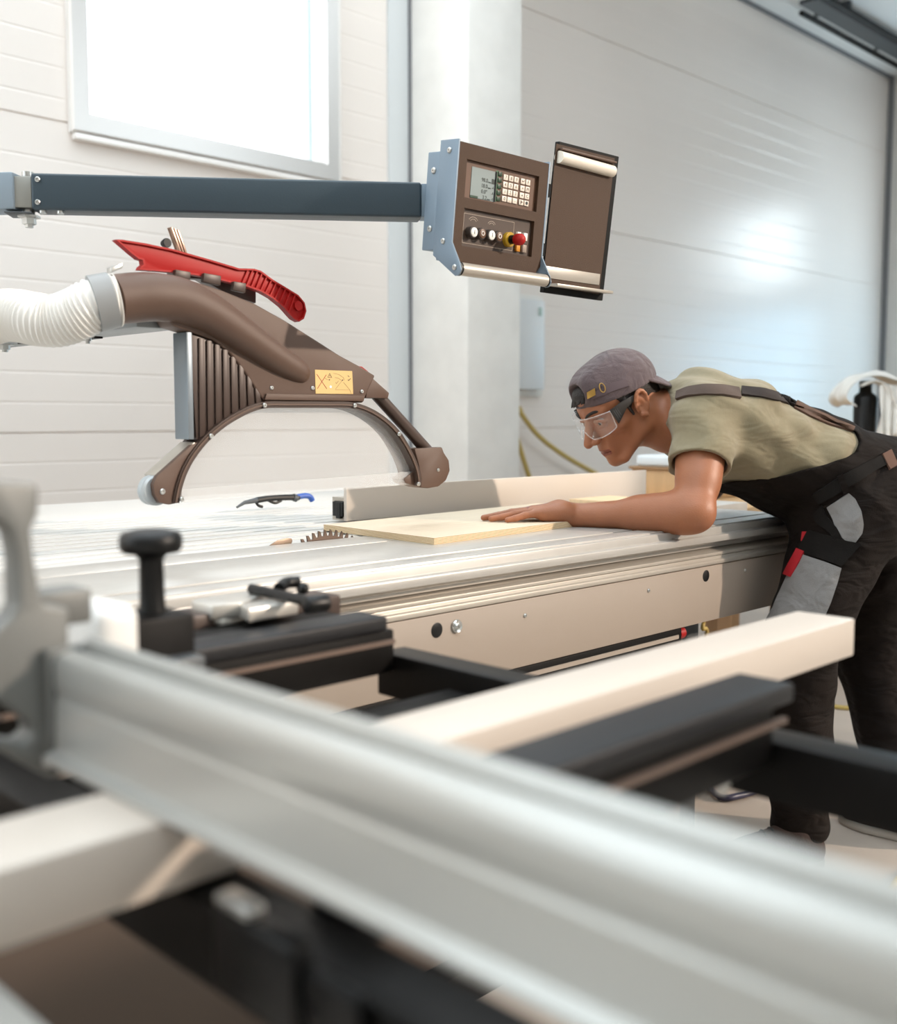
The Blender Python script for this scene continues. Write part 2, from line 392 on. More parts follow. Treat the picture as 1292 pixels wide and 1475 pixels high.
# fixed beam under the sliding table and its front panel
bp = [(1.337, .7785), (1.337, .772), (1.330, .770), (1.330, .7605), (1.55, .7605), (1.55, .7785)]
mb = MB(); mb.slab([(.60, a, b) for a, b in bp], (2.03, 0, 0)); mb.build('beam', M_ALUX, saw, bevel=.0012)
mb = MB(); mb.box(.60, 2.625, 1.333, 1.385, .628, .7585); fp = mb.build('front_panel', M_BEIGE, saw, bevel=.003)
for X, Z in ((1.304, .731), (2.174, .7366)):
    mb = MB(); mb.lathe((X, 1.3335, Z), (0, -1, 0), [(0, .0135), (.0012, .0135), (.0016, .0125)], 28); mb.build('hole_plug', M_BLACKPL, fp)
mb = MB(); mb.lathe((1.352, 1.3335, .7318), (0, -1, 0), [(0, .0122), (.004, .0122), (.006, .0105), (.005, .0085), (.0045, .006), (.007, .0045), (.007, .002), (.0035, .0015)], 32)
mb.build('lock', mat('lock_chrome', '#d6d8d6', .15, .95), fp)
for X, Z in ((1.538, .7264), (1.944, .7285), (2.349, .7321)):
    screw(fp, (X, 1.333, Z), (0, -1, 0), .0042)
mb = MB(); mb.box(2.6255, 2.633, 1.336, 1.55, .629, .777); mb.build('end_cap', M_BLACKPL, saw, bevel=.002)
mb = MB(); mb.cyl((2.633, 1.36, .795), (2.665, 1.36, .795), .006, n=12); mb.lathe((2.665, 1.36, .795), (1, 0, 0), [(0, .008), (.004, .016), (.02, .018), (.03, .012)], 20)
mb.build('lock_knob', M_BLACKPL, saw)
# black rail under the front panel with a red end plug
rail = MB(); rail.box(.6, 2.085, 1.338, 1.352, .597, .626); rl2 = rail.build('lower_rail', M_BLACKST, saw, bevel=.002)
mb = MB(); mb.box(.6, 2.07, 1.3355, 1.338, .604, .613); mb.build('slot_strip', M_BEIGE, rl2, smooth=0)
mb = MB(); mb.lathe((2.0855, 1.352, .6115), (1, 0, 0), [(0, .014), (.02, .014), (.024, .011)], 20); mb.build('end_plug', M_REDDK, rl2)
mb = MB(); mb.box(2.34, 2.42, 1.50, 1.58, 0, .60); mb.build('support_leg', M_DKGREY, saw, bevel=.006)
# ---- sliding table
sld = thing('sliding_table', 'long aluminium sliding table with stepped front edge along the saw', 'table', (1.6, 1.45, T))
tp = [(1.638, .7955), (1.638, T), (1.418, T), (1.418, .846), (1.405, .846), (1.405, T), (1.350, T), (1.350, .8465), (1.3385, .8465), (1.3385, .831), (1.326, .829),
      (1.326, .814), (1.346, .811), (1.358, .804), (1.358, .7955)]
mb = MB(); mb.slab([(.56, a, b) for a, b in tp], (2.08, 0, 0)); mb.build('table_top', M_TABLE, sld, bevel=.0012)
lp = [(1.366, .7945), (1.352, .7905), (1.336, .7865), (1.336, .7795), (1.6, .7795), (1.6, .7945)]
mb = MB(); mb.slab([(.58, a, b) for a, b in lp], (2.04, 0, 0)); mb.build('carriage', M_ALUX, sld, bevel=.001)
mb = MB(); mb.box(2.6405, 2.65, 1.34, 1.636, .797, .846); mb.build('end_cap', M_DKGREY, sld, bevel=.002)
mb = MB(); mb.box(.5505, .5595, 1.34, 1.636, .797, .846); mb.build('end_cap', M_WHITEPL, sld, bevel=.002)
# ---- rip fence
rf = thing('rip_fence', 'tall pale aluminium rip fence standing behind the plywood sheet', 'fence', (2.3, 2.05, T))
mb = MB(); mb.box(1.655, 2.895, 2.0, 2.011, .853, .934); mb.build('fence_plate', M_WHITEMETAL, rf, bevel=.0015)
mb = MB()
for z0, z1 in ((.853, .862), (.900, .909)): mb.box(1.66, 2.89, 2.0112, 2.060, z0, z1)
mb.box(1.66, 2.89, 2.052, 2.060, .862, .900)
mb.build('fence_profile', M_ALUX, rf, smooth=0)
mb = MB(); mb.box(1.652, 1.70, 2.013, 2.051, .8635, .8985); mb.box(1.650, 1.66, 2.02, 2.036, .858, .897); mb.build('end_insert', M_BLACKPL, rf, bevel=.0015)
# ---- plywood sheet
ply = MB()
ax, ay = 1.571, 1.612
P4 = [Vector((1.482, 1.522, T+.0003)), Vector((2.32, 1.577, T+.0003)), Vector((2.296, 1.946, T+.0003)), Vector((1.500, 1.893, T+.0003))]
M_PLYTOP = mat('birch_veneer', '#d9c9b1', .5, var=.05, vscale=9, stretch=(1, 9, 1))
M_PLYEDGE = bpy.data.materials.new('plywood_edge'); M_PLYEDGE.use_nodes = True
nt = M_PLYEDGE.node_tree; bs = nt.nodes['Principled BSDF']; bs.inputs['Roughness'].default_value = .7
tc = nt.nodes.new('ShaderNodeTexCoord'); sp = nt.nodes.new('ShaderNodeSeparateXYZ'); mu = nt.nodes.new('ShaderNodeMath'); mu.operation = 'MULTIPLY'; mu.inputs[1].default_value = 1/.0027
fr = nt.nodes.new('ShaderNodeMath'); fr.operation = 'FRACT'; rp = nt.nodes.new('ShaderNodeValToRGB')
rp.color_ramp.interpolation = 'CONSTANT'
rp.color_ramp.elements[0].color = rgb('#e8d4b2'); rp.color_ramp.elements[1].color = rgb('#a8814f'); rp.color_ramp.elements[1].position = .6
nt.links.new(tc.outputs['Object'], sp.inputs[0]); nt.links.new(sp.outputs['Z'], mu.inputs[0]); nt.links.new(mu.outputs[0], fr.inputs[0]); nt.links.new(fr.outputs[0], rp.inputs['Fac']); nt.links.new(rp.outputs['Color'], bs.inputs['Base Color'])
ply.slab(P4, (0, 0, .0135))
for f in ply.bm.faces: f.material_index = 0
po = ply.build('plywood_sheet', [M_PLYTOP, M_PLYEDGE], smooth=0)
for f in po.data.polygons:
    if abs(f.normal.z) < .5: f.material_index = 1
po.location = (1.482, 1.522, T); po.data.transform(Matrix.Translation((-1.482, -1.522, -T)))
tag(po, 'birch plywood sheet lying on the saw table under the hand', 'plywood')
mb = MB(); q = [at(u, v, z=T) for u, v in ((985, 741), (1068, 734))]
d = Vector((.33, .94, 0))
p0 = Vector((2.30, 1.66, T)); 
mb.slab([Vector((2.455, 1.53, T+.0003)), Vector((2.632, 1.60, T+.0003)), Vector((2.632, 1.95, T+.0003)), Vector((2.44, 1.95, T+.0003))], (0, 0, .018))
tag(mb.build('wood_offcut', mat('pine_board', '#dcc09a', .6, var=.08, vscale=10, stretch=(1, 10, 1)), bevel=.001), 'pale wood offcut lying on the table behind the bent elbow', 'wood')
# ---- air blow gun on the ribbed table
bg = thing('air_gun', 'black air blow gun with blue grip lying on the ribbed table under the guard', 'air gun', at(400, 728, z=.85))
def tp_(u, v, h=.012): 
    p = at(u, v, y=2.42); return p
G = [tp_(341, 731), tp_(352, 724), tp_(372, 720)]
mb = MB(); mb.tube(G, [.003, .005, .008], 10); mb.build('nozzle', M_DKGREY, bg)
mb = MB(); mb.tube(spline([tp_(370, 720.5), tp_(388, 717.5), tp_(410, 716.5), tp_(430, 716.5)], 4), .0085, 10); mb.build('body', M_BLACKPL, bg)
mb = MB(); mb.tube(spline([tp_(368, 722), tp_(372, 728), tp_(378, 730)], 4), .004, 8); mb.build('hook', M_BLACKPL, bg)
mb = MB(); mb.tube(spline([tp_(385, 720), tp_(396, 724.5), tp_(405, 721)], 4), .004, 8); mb.build('trigger', M_BLACKPL, bg)
mb = MB(); mb.tube(spline([tp_(424, 717), tp_(438, 714), tp_(446, 715.5), tp_(450, 721)], 4), .008, 10); mb.build('grip', M_BLUE, bg)
mb = MB(); mb.cyl(tp_(422, 716), tp_(427, 718), .0105, n=12); mb.build('collar', M_DKGREY, bg)

# ------------------------------------------------------------------ overhead blade guard
GY = 1.72; GB = 1.768
def g(u, v, y=GY): return at(u, v, y=y)
def gp(pts, y0=GY, y1=GB): 
    return [g(u, v, y0) for u, v in pts], (0, y1-y0, 0)
gd = thing('blade_guard', 'brown overhead saw guard with clear shield and white suction hose', 'guard', (1.3, 1.75, T))
body = [(246, 396), (274, 403), (320, 418), (367, 437), (410, 461), (459, 492), (490, 512), (516, 526), (541, 541), (526, 573), (524, 580), (382, 580), (372, 566), (350, 532), (330, 508), (308, 490), (278, 479), (250, 470), (236, 450)]
mb = MB(); mb.slab(*gp(body)); mb.build('hood', M_BROWN, gd, bevel=.004, seg=3)
mb = MB(); mb.slab(*gp([(384, 567), (526, 570), (524, 578), (382, 576)], GY-.005, GY)); mb.build('lower_flange', M_BROWN, gd, bevel=.001)
# bellows beside the post
bel = [(273, 481), (300, 489), (322, 503), (345, 527), (366, 559), (380, 578), (352, 590), (325, 607), (300, 624), (283, 634)]
mb = MB(); mb.slab(*gp(bel, GY+.004, GB-.004)); be = mb.build('bellows', M_BROWNDK, gd, bevel=.001)
def interp(poly, u):
    for (a, b), (c, d_) in zip(poly, poly[1:]):
        if a <= u <= c: return b + (d_-b)*(u-a)/(c-a)
    return poly[-1][1]
top_ = bel[:6]; bot_ = [(283, 634), (300, 624), (325, 607), (352, 590), (380, 578)]
for k in range(8):
    u = 285 + k*11.6
    a = g(u, interp(top_, u-2)+3, GY+.004); b = g(u+1.5, interp(bot_, u+1)-2, GY+.004)
    mb = MB(); mb.obox(a, (.011, 0, 0), b-a, (0, -.0035, 0)); mb.build('bellows_fold', M_BROWNDK, be, bevel=.0008)
a = g(272, 478); b = g(277, 633)
mb = MB(); mb.obox((a.x-.004, GY+.002, b.z), (.012, 0, 0), (0, .046, 0), (0, 0, a.z-b.z)); mb.build('guide_post', mat('galvanised_post', '#848d94', .4, .5), gd, bevel=.0015)
# arch rail
cl = [(254, 724), (258, 703), (266, 679), (280, 654), (303, 627), (336, 602), (376, 584.5), (420, 583), (470, 583), (511, 584.5), (544, 598), (572, 622), (592, 654), (602, 680), (604, 699)]
def band(cl, wd, y0, y1, name, m, par, bevel=.001):
    P = spline([g(u, v, y0) for u, v in cl], 5)
    L = []; R = []
    for i, p in enumerate(P):
        t = (P[min(i+1, len(P)-1)] - P[max(i-1, 0)]); n = Vector((-t.z, 0, t.x)).normalized()
        L.append(p + n*wd/2); R.append(p - n*wd/2)
    mb = MB(); n = len(P)
    ex = Vector((0, y1-y0, 0))
    v = L + R + [q+ex for q in L] + [q+ex for q in R]; f = []
    for i in range(n-1):
        f += [(i, i+1, n+i+1, n+i), (2*n+i, 3*n+i, 3*n+i+1, 2*n+i+1), (i, 2*n+i, 2*n+i+1, i+1), (n+i, n+i+1, 3*n+i+1, 3*n+i)]
    f += [(0, n, 3*n, 2*n), (n-1, 3*n-1, 4*n-1, 2*n-1)]
    mb.add(v, f); return mb.build(name, m, par, smooth=40)
ar = band(cl, .0125, GY-.006, GB+.004, 'arch_rail', M_BROWNDK, gd)
band(cl, .0035, GY-.009, GY-.006, 'rail_bead', M_BROWN, ar)
# fork with rear roller
fork = [(276, 641), (309, 626), (292, 640), (277, 659), (266, 682), (261, 703), (259, 724), (244, 727), (230, 724), (223, 713), (221, 698), (226, 686)]
mb = MB(); mb.slab(*gp(fork, GY-.002, GY+.010)); mb.build('fork_plate', M_BROWN, gd, bevel=.0015)
mb = MB(); mb.slab(*gp(fork, GB-.010, GB+.002)); mb.build('fork_plate', M_BROWN, gd, bevel=.0015)
a = g(228, 686); b = g(281, 638); dn = (b-a).normalized(); nn = Vector((-dn.z, 0, dn.x))
mb = MB(); mb.obox(a - nn*.002, b-a, (0, GB-GY, 0), nn*.004); mb.build('fork_top', M_ALUX, gd, bevel=.001)
wc = g(231, 707)
mb = MB(); mb.lathe((wc.x, GY+.0105, wc.z), (0, 1, 0), [(0, .012), (0, .024), (.003, .0272), (.010, .0272), (.012, .026), (.014, .0272), (.022, .0272), (.0265, .024), (.0265, .012)], 36)
mb.build('roller', mat('roller_grey', '#b9bfc2', .35, .2), gd)
# front end block, rod and latch
eb = [(597, 646), (637, 644), (640, 652), (647, 663), (648.5, 678), (643, 692), (632, 701), (617, 703.5), (606, 702), (607, 690), (603, 668)]
mb = MB(); mb.slab(*gp(eb)); mb.build('front_block', M_BROWN, gd, bevel=.003)
mb = MB(); mb.cyl(g(541, 567, GY+.022), g(617, 651, GY+.022), .0135, n=18); mb.build('strut_rod', M_BROWNDK, gd)
mb = MB(); mb.slab(*gp([(533, 541), (561, 566), (559, 574), (527, 573)], GY+.001, GB-.001)); mb.build('strut_bracket', M_BROWN, gd, bevel=.002)
mb = MB(); mb.slab(*gp([(516, 527), (522, 528), (531, 535), (532, 543), (526, 541), (517, 533)], GY+.004, GB-.004)); mb.build('latch', M_RED, gd, bevel=.002)
mb = MB(); mb.slab(*gp([(582, 690), (594, 680), (605, 686), (605, 702), (585, 696)], GY+.004, GB-.004)); mb.build('chip_deflector', M_BROWN, gd, bevel=.002)
# clear shield
sh = [(262, 721)] + cl[1:-1] + [(602, 694)]
M_SHIELD = glass_mat('clear_polycarbonate', .17, .1)
mb = MB(); mb.slab([g(u, v, GY+.012) for u, v in sh], (0, .003, 0)); mb.build('clear_shield', M_SHIELD, gd, smooth=0)
mb = MB(); mb.slab([g(u, v, GY+.006) for u, v in ((262, 705), (596, 679), (603, 690), (603, 697), (262, 724))], (0, .004, 0)); mb.build('shield_strip', glass_mat('polycarbonate_strip', .24, .12), gd, smooth=0)
for u, v in ((391, 558.5), (450, 559), (521, 564)): screw(gd, g(u, v), (0, -1, 0), .0042)
for u, v in ((262, 719), (304, 628), (381, 583.5), (511, 584), (575, 625), (603, 697)): screw(ar, g(u, v, GY-.009), (0, -1, 0), .0046)
screw(gd, g(234, 708, GY-.002), (0, -1, 0), .0055); screw(gd, g(631, 677), (0, -1, 0), .004)
# warning sticker with its pictograms
st = MB(); c4 = [g(u, v, GY-.0001) for u, v in ((453.5, 532.5), (507, 534.5), (508.5, 567.5), (454.5, 567))]
st.slab(c4, (0, -.0006, 0)); sto = st.build('warning_sticker', mat('sticker_yellow', '#dcb878', .5), gd, smooth=0)
def sline(pts, wd, m, name):
    mb = MB(); P = [g(440+u*120/1292, 520+v*120/1292, GY-.0008) for u, v in pts]
    for p, q in zip(P, P[1:]):
        d_ = (q-p); n_ = Vector((-d_.z, 0, d_.x)).normalized()*wd/2
        mb.slab([p-n_, q-n_, q+n_, p+n_], (0, -.0003, 0))
    return mb.build(name, m, sto, smooth=0)
M_PRR = mat('print_red', '#a33a25', .5); M_PRD = mat('print_brown', '#9a7f58', .5); M_PRK = mat('print_black', '#3d3226', .5)
sline([(175, 205), (330, 430)], .0012, M_PRR, 'cross_stroke'); sline([(322, 215), (183, 430)], .0012, M_PRR, 'cross_stroke')
sline([(345, 255), (375, 190), (408, 255), (345, 255)], .0007, M_PRK, 'triangle_symbol'); sline([(376, 215), (377, 240)], .0007, M_PRK, 'exclamation_mark')
sline([(430, 190), (520, 210), (590, 260), (600, 300)], .0006, M_PRD, 'guard_outline'); sline([(455, 255), (510, 265), (550, 295)], .0006, M_PRD, 'guard_outline')
sline([(465, 435), (570, 300)], .0006, M_PRD, 'arm_line'); sline([(590, 330), (690, 450), (705, 500)], .0006, M_PRD, 'arm_line')
sline([(468, 330), (478, 352), (512, 308)], .0008, M_PRD, 'check_mark'); sline([(658, 290), (668, 303), (700, 270)], .0012, M_PRK, 'check_mark')
sline([(300, 265), (345, 292)], .0006, M_PRD, 'arm_line'); sline([(360, 290), (378, 285), (372, 298), (360, 290)], .001, M_PRK, 'arrow_head')
sline([(562, 297), (582, 290), (575, 303), (562, 297)], .001, M_PRK, 'arrow_head'); sline([(655, 228), (680, 243)], .0012, M_PRK, 'arrow_head')
sline([(460, 447), (690, 450)], .0005, M_PRD, 'base_line')
mb = MB(); mb.lathe(g(440+390*120/1292, 520+400*120/1292, GY-.0008), (0, -1, 0), [(0, .0027), (.0003, .0027), (.0003, .0018)], 20); mb.build('round_symbol', mat('print_violet', '#e9e4ee', .5), sto)
# suction pipe merging into the hood
pp = [g(164, 432, 1.735), g(190, 429, 1.733), (g(222, 428, 1.728)), g(262, 434, 1.724), g(305, 454, 1.722), g(350, 484, 1.722), g(395, 515, 1.724), g(425, 533, 1.726), g(436, 540, 1.728), g(441, 543, 1.729)]
rr = [.0425, .043, .0425, .0405, .037, .033, .029, .0245, .019, .009]
P = spline(pp, 5); R = np.interp(np.linspace(0, 9, len(P)), range(10), rr)
mb = MB(); mb.tube(P, list(R), 32); mb.build('suction_pipe', M_BROWN, gd, smooth=60)
# hose and its clamp; the hose swings back along the carrier arm
hp = [pp[0]+Vector((.006, -.002, 0)), g(140, 437, 1.745), g(112, 452, 1.77), g(82, 462, 1.80), g(52, 460, 1.83), g(25, 455, 1.87), g(0, 456, 1.91), g(-40, 470, 1.98), g(-90, 486, 2.06), Vector((.72, 2.45, 1.30)), Vector((.78, 3.1, 1.32)), Vector((.84, 3.9, 1.32)), Vector((.86, 4.35, 1.30))]
P = spline(hp, 44) 
R = [.0445 + .0026*math.sin(2*PI*i/3.6) for i in range(len(P))]
# even spacing along the length so that the corrugation is regular
LEN = [0]
for a, b in zip(P, P[1:]): LEN.append(LEN[-1] + (b-a).length)
tot = LEN[-1]; N = int(tot/.0015); PA = np.array([list(p) for p in P]); ss = np.linspace(0, tot, N)
PX = [Vector((np.interp(s, LEN, PA[:, 0]), np.interp(s, LEN, PA[:, 1]), np.interp(s, LEN, PA[:, 2]))) for s in ss]
RX = [.0435 + .0022*math.sin(2*PI*s/.0075) for s in ss]
mb = MB(); mb.tube(PX, RX, 32); ho = mb.build('suction_hose', mat('white_hose', '#ece8e2', .42), gd, smooth=60)
a = Vector(hp[1]); b = pp[0]; dv = (b-a).normalized()
mb = MB(); mb.lathe(b - dv*.004, -dv, [(-.003, .0445), (-.003, .0475), (.030, .0485), (.031, .0445)], 36); mb.build('hose_collar', M_GREYPL, gd)
mb = MB(); mb.obox(g(160, 393, 1.735), g(177, 386, 1.735)-g(160, 393, 1.735), (0, .016, 0), (0, 0, .009)); mb.build('hose_clamp', M_STEEL, gd, bevel=.001)
mb = MB(); i = int(N*.46*.22); mb.tube([PX[i]-(PX[i+8]-PX[i])*.2, PX[i+8]], [.0465, .0465], 32); mb.build('hose_band', M_STEEL, gd, smooth=60)
# carrier arm running back from the hood
mb = MB(); za = g(250, 474, 1.80).z
mb.box(.985, 1.065, GB+.001, 4.2, za-.004, za+.056); am = mb.build('carrier_arm', mat('arm_grey', '#86898a', .35, .3), gd, bevel=.004)
mb = MB(); mb.box(1.0, 1.05, 2.02, 2.30, za-.0075, za-.004); mb.build('arm_slot_plate', M_BLACKST, am, smooth=0)
for Y, r in ((2.36, .011), (2.10, .007), (1.98, .007)):
    mb = MB(); mb.lathe((.998, Y, za-.004), (0, 0, -1), [(0, r*1.7), (.003, r*1.7), (.003, r), (.013, r), (.013, r*.6), (.018, r*.6)], 6 if r > .01 else 12); mb.build('bolt', M_STEEL, am)
# push stick holder on the hood
hb = [(250, 386), (300, 390), (355, 402), (369, 416), (369, 437), (330, 425), (290, 402), (250, 399)]
mb = MB(); mb.slab(*gp(hb, GB+.001, GB+.026)); hh = mb.build('stick_holder', M_BROWNDK, gd, bevel=.002)
for u0, v0, w_ in ((253, 388, 22), (294, 393, 25), (337, 405, 18)):
    mb = MB(); mb.slab(*gp([(u0, v0), (u0+w_, v0+w_*.17), (u0+w_-1, v0+w_*.17+14), (u0-1, v0+13)], GY+.012, GY+.022)); mb.build('holder_clip', M_BROWNDK, hh, bevel=.0015)
# adjusting bar behind the stick
a = g(262, 372, 1.80); b = g(246, 327, 1.80); dv = (b-a)
mb = MB()
for k in range(3): mb.obox(a + Vector((.0065*k, 0, -.0015*k)), dv, (.0045, 0, 0), (0, .014, 0))
mb.obox(a + Vector((0, .006, 0)), dv*.99, (.019, 0, -.003), (0, .006, 0))
mb.build('adjusting_bar', mat('bronze_profile', '#a98a78', .3, .7), gd, bevel=.0006)
mb = MB(); mb.lathe(g(240, 350, 1.805), (0, -1, 0), [(-.012, .006), (0, .009), (.004, .008)], 16); mb.build('adjusting_knob', M_BLACKPL, gd)

# ------------------------------------------------------------------ red push stick
SY = GY + .024
ps = thing('push_stick', 'red plastic push stick with ribbed handle clipped on top of the saw guard', 'push stick', g(300, 390, SY))
ol = [(167, 345), (175, 345), (210, 350.5), (250, 359), (300, 373), (345, 386.5), (366, 387), (376, 390), (392, 402), (412, 414), (430, 425), (439, 436), (441.5, 448), (438, 459), (431, 463.5), (423, 459), (408, 442), (392, 429), (376, 420), (355, 412.5), (320, 404), (280, 396), (240, 391.5), (201, 388.5), (203, 384), (207, 381), (206, 374.5), (200, 373), (190, 365)]
inn = [(186, 353), (210, 356), (250, 364), (300, 378), (338, 389), (332, 402), (280, 392), (240, 387.5), (212, 385.5), (212, 377), (203, 369)]
mb = MB(); mb.slab(*gp(ol, SY+.002, SY+.008)); mb.build('blade', M_RED, ps, bevel=.0006)
def rim(poly, wd, y0, y1, name, m, par):
    n = len(poly); c = [g(u, v, y0) for u, v in poly]
    I = []
    for i in range(n):
        e1 = (c[i]-c[i-1]).normalized(); e2 = (c[(i+1) % n]-c[i]).normalized()
        n1 = Vector((-e1.z, 0, e1.x)); n2 = Vector((-e2.z, 0, e2.x)); nn_ = (n1+n2).normalized(); k = max(.45, nn_.dot(n1))
        I.append(c[i] - nn_*wd/k)
    mb = MB(); ex = Vector((0, y1-y0, 0)); v = c + I + [q+ex for q in c] + [q+ex for q in I]; f = []
    for i in range(n):
        j = (i+1) % n
        f += [(i, j, n+j, n+i), (2*n+i, 3*n+i, 3*n+j, 2*n+j), (i, 2*n+i, 2*n+j, j), (n+i, n+j, 3*n+j, 3*n+i)]
    mb.add(v, f); return mb.build(name, m, par)
rim(ol, .0032, SY-.003, SY+.012, 'rim', M_RED, ps)
for k in range(11):
    t = k/10
    u = 352 + 68*t; v1 = interp([(340, 386), (366, 387), (376, 390), (392, 402), (412, 414), (430, 425), (440, 437)], u+5); v0 = interp([(330, 406), (355, 412.5), (376, 420), (392, 429), (408, 442), (423, 459)], u-5)
    mb = MB(); a = g(u-4, v0-1, SY-.002); b = g(u+5, v1+1, SY-.002); mb.obox(a, b-a, (.003, 0, 0), (0, .005, 0)); mb.build('handle_rib', M_RED, ps)
mb = MB(); hc = g(430.5, 440.5, SY-.003); mb.lathe(hc, (0, 1, 0), [(0, .0075), (0, .0095), (.0045, .0095), (.0045, .0075)], 20); mb.build('hole_ring', M_RED, ps)
mb = MB(); mb.lathe(hc+Vector((0, .001, 0)), (0, 1, 0), [(0, .0074), (.0036, .0074)], 20); mb.build('hanging_hole', M_WHITEPL, ps)
# ------------------------------------------------------------------ control console on its swing arm
TAU = math.radians(6)
CP = at(663, 203, y=1.45); CEX = Vector((1, 0, 0)); CEY = Vector((0, -math.sin(TAU), math.cos(TAU))); CN = Vector((0, -math.cos(TAU), -math.sin(TAU)))
def c(u, v, h=0.): return onplane(u, v, CP + CN*h, CN)
cs = thing('control_console', 'brown control console with keypad and red stop button on a blue-grey swing arm', 'control panel', CP + Vector((0, .05, 0)))
def cslab(pts, h0, h1, name, m, par, bevel=0., **k):
    mb = MB(); mb.slab([c(u, v, h0) for u, v in pts], CN*(h1-h0)); return mb.build(name, m, par, bevel=bevel, **k)
def crect(u0, v0, u1, v1):
    """rectangle aligned to the console: two opposite corners in the photograph"""
    a = c(u0, v0); b = c(u1, v1); w_ = (b-a).dot(CEX); h_ = (b-a).dot(CEY)
    return a, w_, h_
def cbox(a, w_, h_, h0, h1, name, m, par, bevel=0.):
    mb = MB(); mb.obox(a + CN*h0, CEX*w_, CEY*h_, CN*(h1-h0)); return mb.build(name, m, par, bevel=bevel)
M_CONS = mat('brown_console_coat', '#46301f', .5, 0, bump=.35, spec=.35, bscale=900)
M_CONS2 = mat('brown_console_face', '#674a38', .45, 0)
M_CONS3 = mat('taupe_console_face', '#4d3d33', .45, 0)
# face plate with two real openings
FX0 = c(663, 202); 
def loc(u, v): p = c(u, v) - CP; return p.dot(CEX), p.dot(CEY)
W = loc(791, 233)[0]; Hh = -loc(652, 357)[1]
o1 = (loc(671.5, 229), loc(779, 302)); 
def lp3(x, y, h): return CP + CEX*x + CEY*y + CN*h
# opening rectangles: x0,x1,y0,y1
A1 = (loc(673, 228)[0], loc(777, 252)[0], loc(669, 284)[1], loc(673, 229)[1])
A2 = (loc(666, 340)[0], loc(770, 317)[0], loc(664.5, 354)[1], loc(668, 299)[1])
mb = MB()
yb = loc(672, 379)[1]
xs = [0, min(A1[0], A2[0]), max(A1[1], A2[1]), W]
def plate(x0, x1, y0, y1): mb.obox(lp3(x0, y0, -.012), CEX*(x1-x0), CEY*(y1-y0), CN*.012)
plate(0, A1[0], A1[2], 0); plate(A1[1], W, A1[2], 0); plate(A1[0], A1[1], A1[3], 0)
plate(0, W, A2[3], A1[2])
plate(0, A2[0], A2[2], A2[3]); plate(A2[1], W, A2[2], A2[3])
mb.slab([lp3(0, A2[2], -.012), lp3(W, A2[2], -.012), lp3(W, -Hh-.01, -.012), lp3(W-.012, yb, -.012), lp3(.012, yb, -.012), lp3(0, -Hh-.01, -.012)], CN*.012)
face = mb.build('face_plate', M_CONS, cs, weld=False, smooth=0)
mb = MB(); mb.obox(lp3(.001, yb+.001, -.045), CEX*(W-.002), CEY*(-yb-.003), CN*.032); mb.build('housing', M_BLUEGREY, cs, bevel=.002)
mb = MB(); mb.obox(lp3(.0, yb+.02, -.085), CEX*(W), CEY*(-yb-.035), CN*.039); mb.build('rear_housing', M_BLUEGREY, cs, bevel=.002)
# side plates with feet that carry the grip bar
PL = [(-.048, .004), (.001, .004), (.001, A2[2]+.004), (.026, yb-.004), (.031, yb-.016), (.026, yb-.026), (.016, yb-.028), (-.048, yb+.010)]
for x in (-.0045, W+.0005):
    mb = MB(); mb.slab([lp3(x, yy, h) for h, yy in PL], CEX*.004); spn = mb.build('side_plate', M_BLUEGREY, cs, bevel=.001)
    if x < 0:
        for h, yy in ((-.022, -.016), (-.022, A2[2]+.006), (.014, yb-.012)): screw(spn, lp3(x, yy, h), -CEX, .0055)
        for h, yy in ((-.066, -.05), (-.066, A2[2]+.03)): screw(cs, lp3(-.0, yy, h), -CEX, .006)
mb = MB(); mb.cyl(lp3(0, yb-.014, .018), lp3(W, yb-.014, .018), .0125, n=28); mb.build('grip_bar', M_ALUX, cs)
for x in (.001, W-.003):
    mb = MB(); mb.cyl(lp3(x, yb-.014, .018), lp3(x+.003, yb-.014, .018), .0135, n=24); mb.build('grip_ring', M_BLACKPL, cs)
# upper recess: display and keys
def inset(A, m, name):
    mb = MB(); mb.obox(lp3(A[0]+.0003, A[2]+.0003, -.0119), CEX*(A[1]-A[0]-.0006), CEY*(A[3]-A[2]-.0006), CN*.005); return mb.build(name, m, cs, smooth=0)
kp = inset(A1, M_CONS2, 'display_panel'); bp_ = inset(A2, M_CONS3, 'switch_panel')
w1 = A1[1]-A1[0]; h1 = A1[3]-A1[2]
def K(fx, fy): return A1[0] + fx*w1, A1[3] - fy*h1
x0, y0 = K(.10, .14); x1, y1 = K(.415, .95)
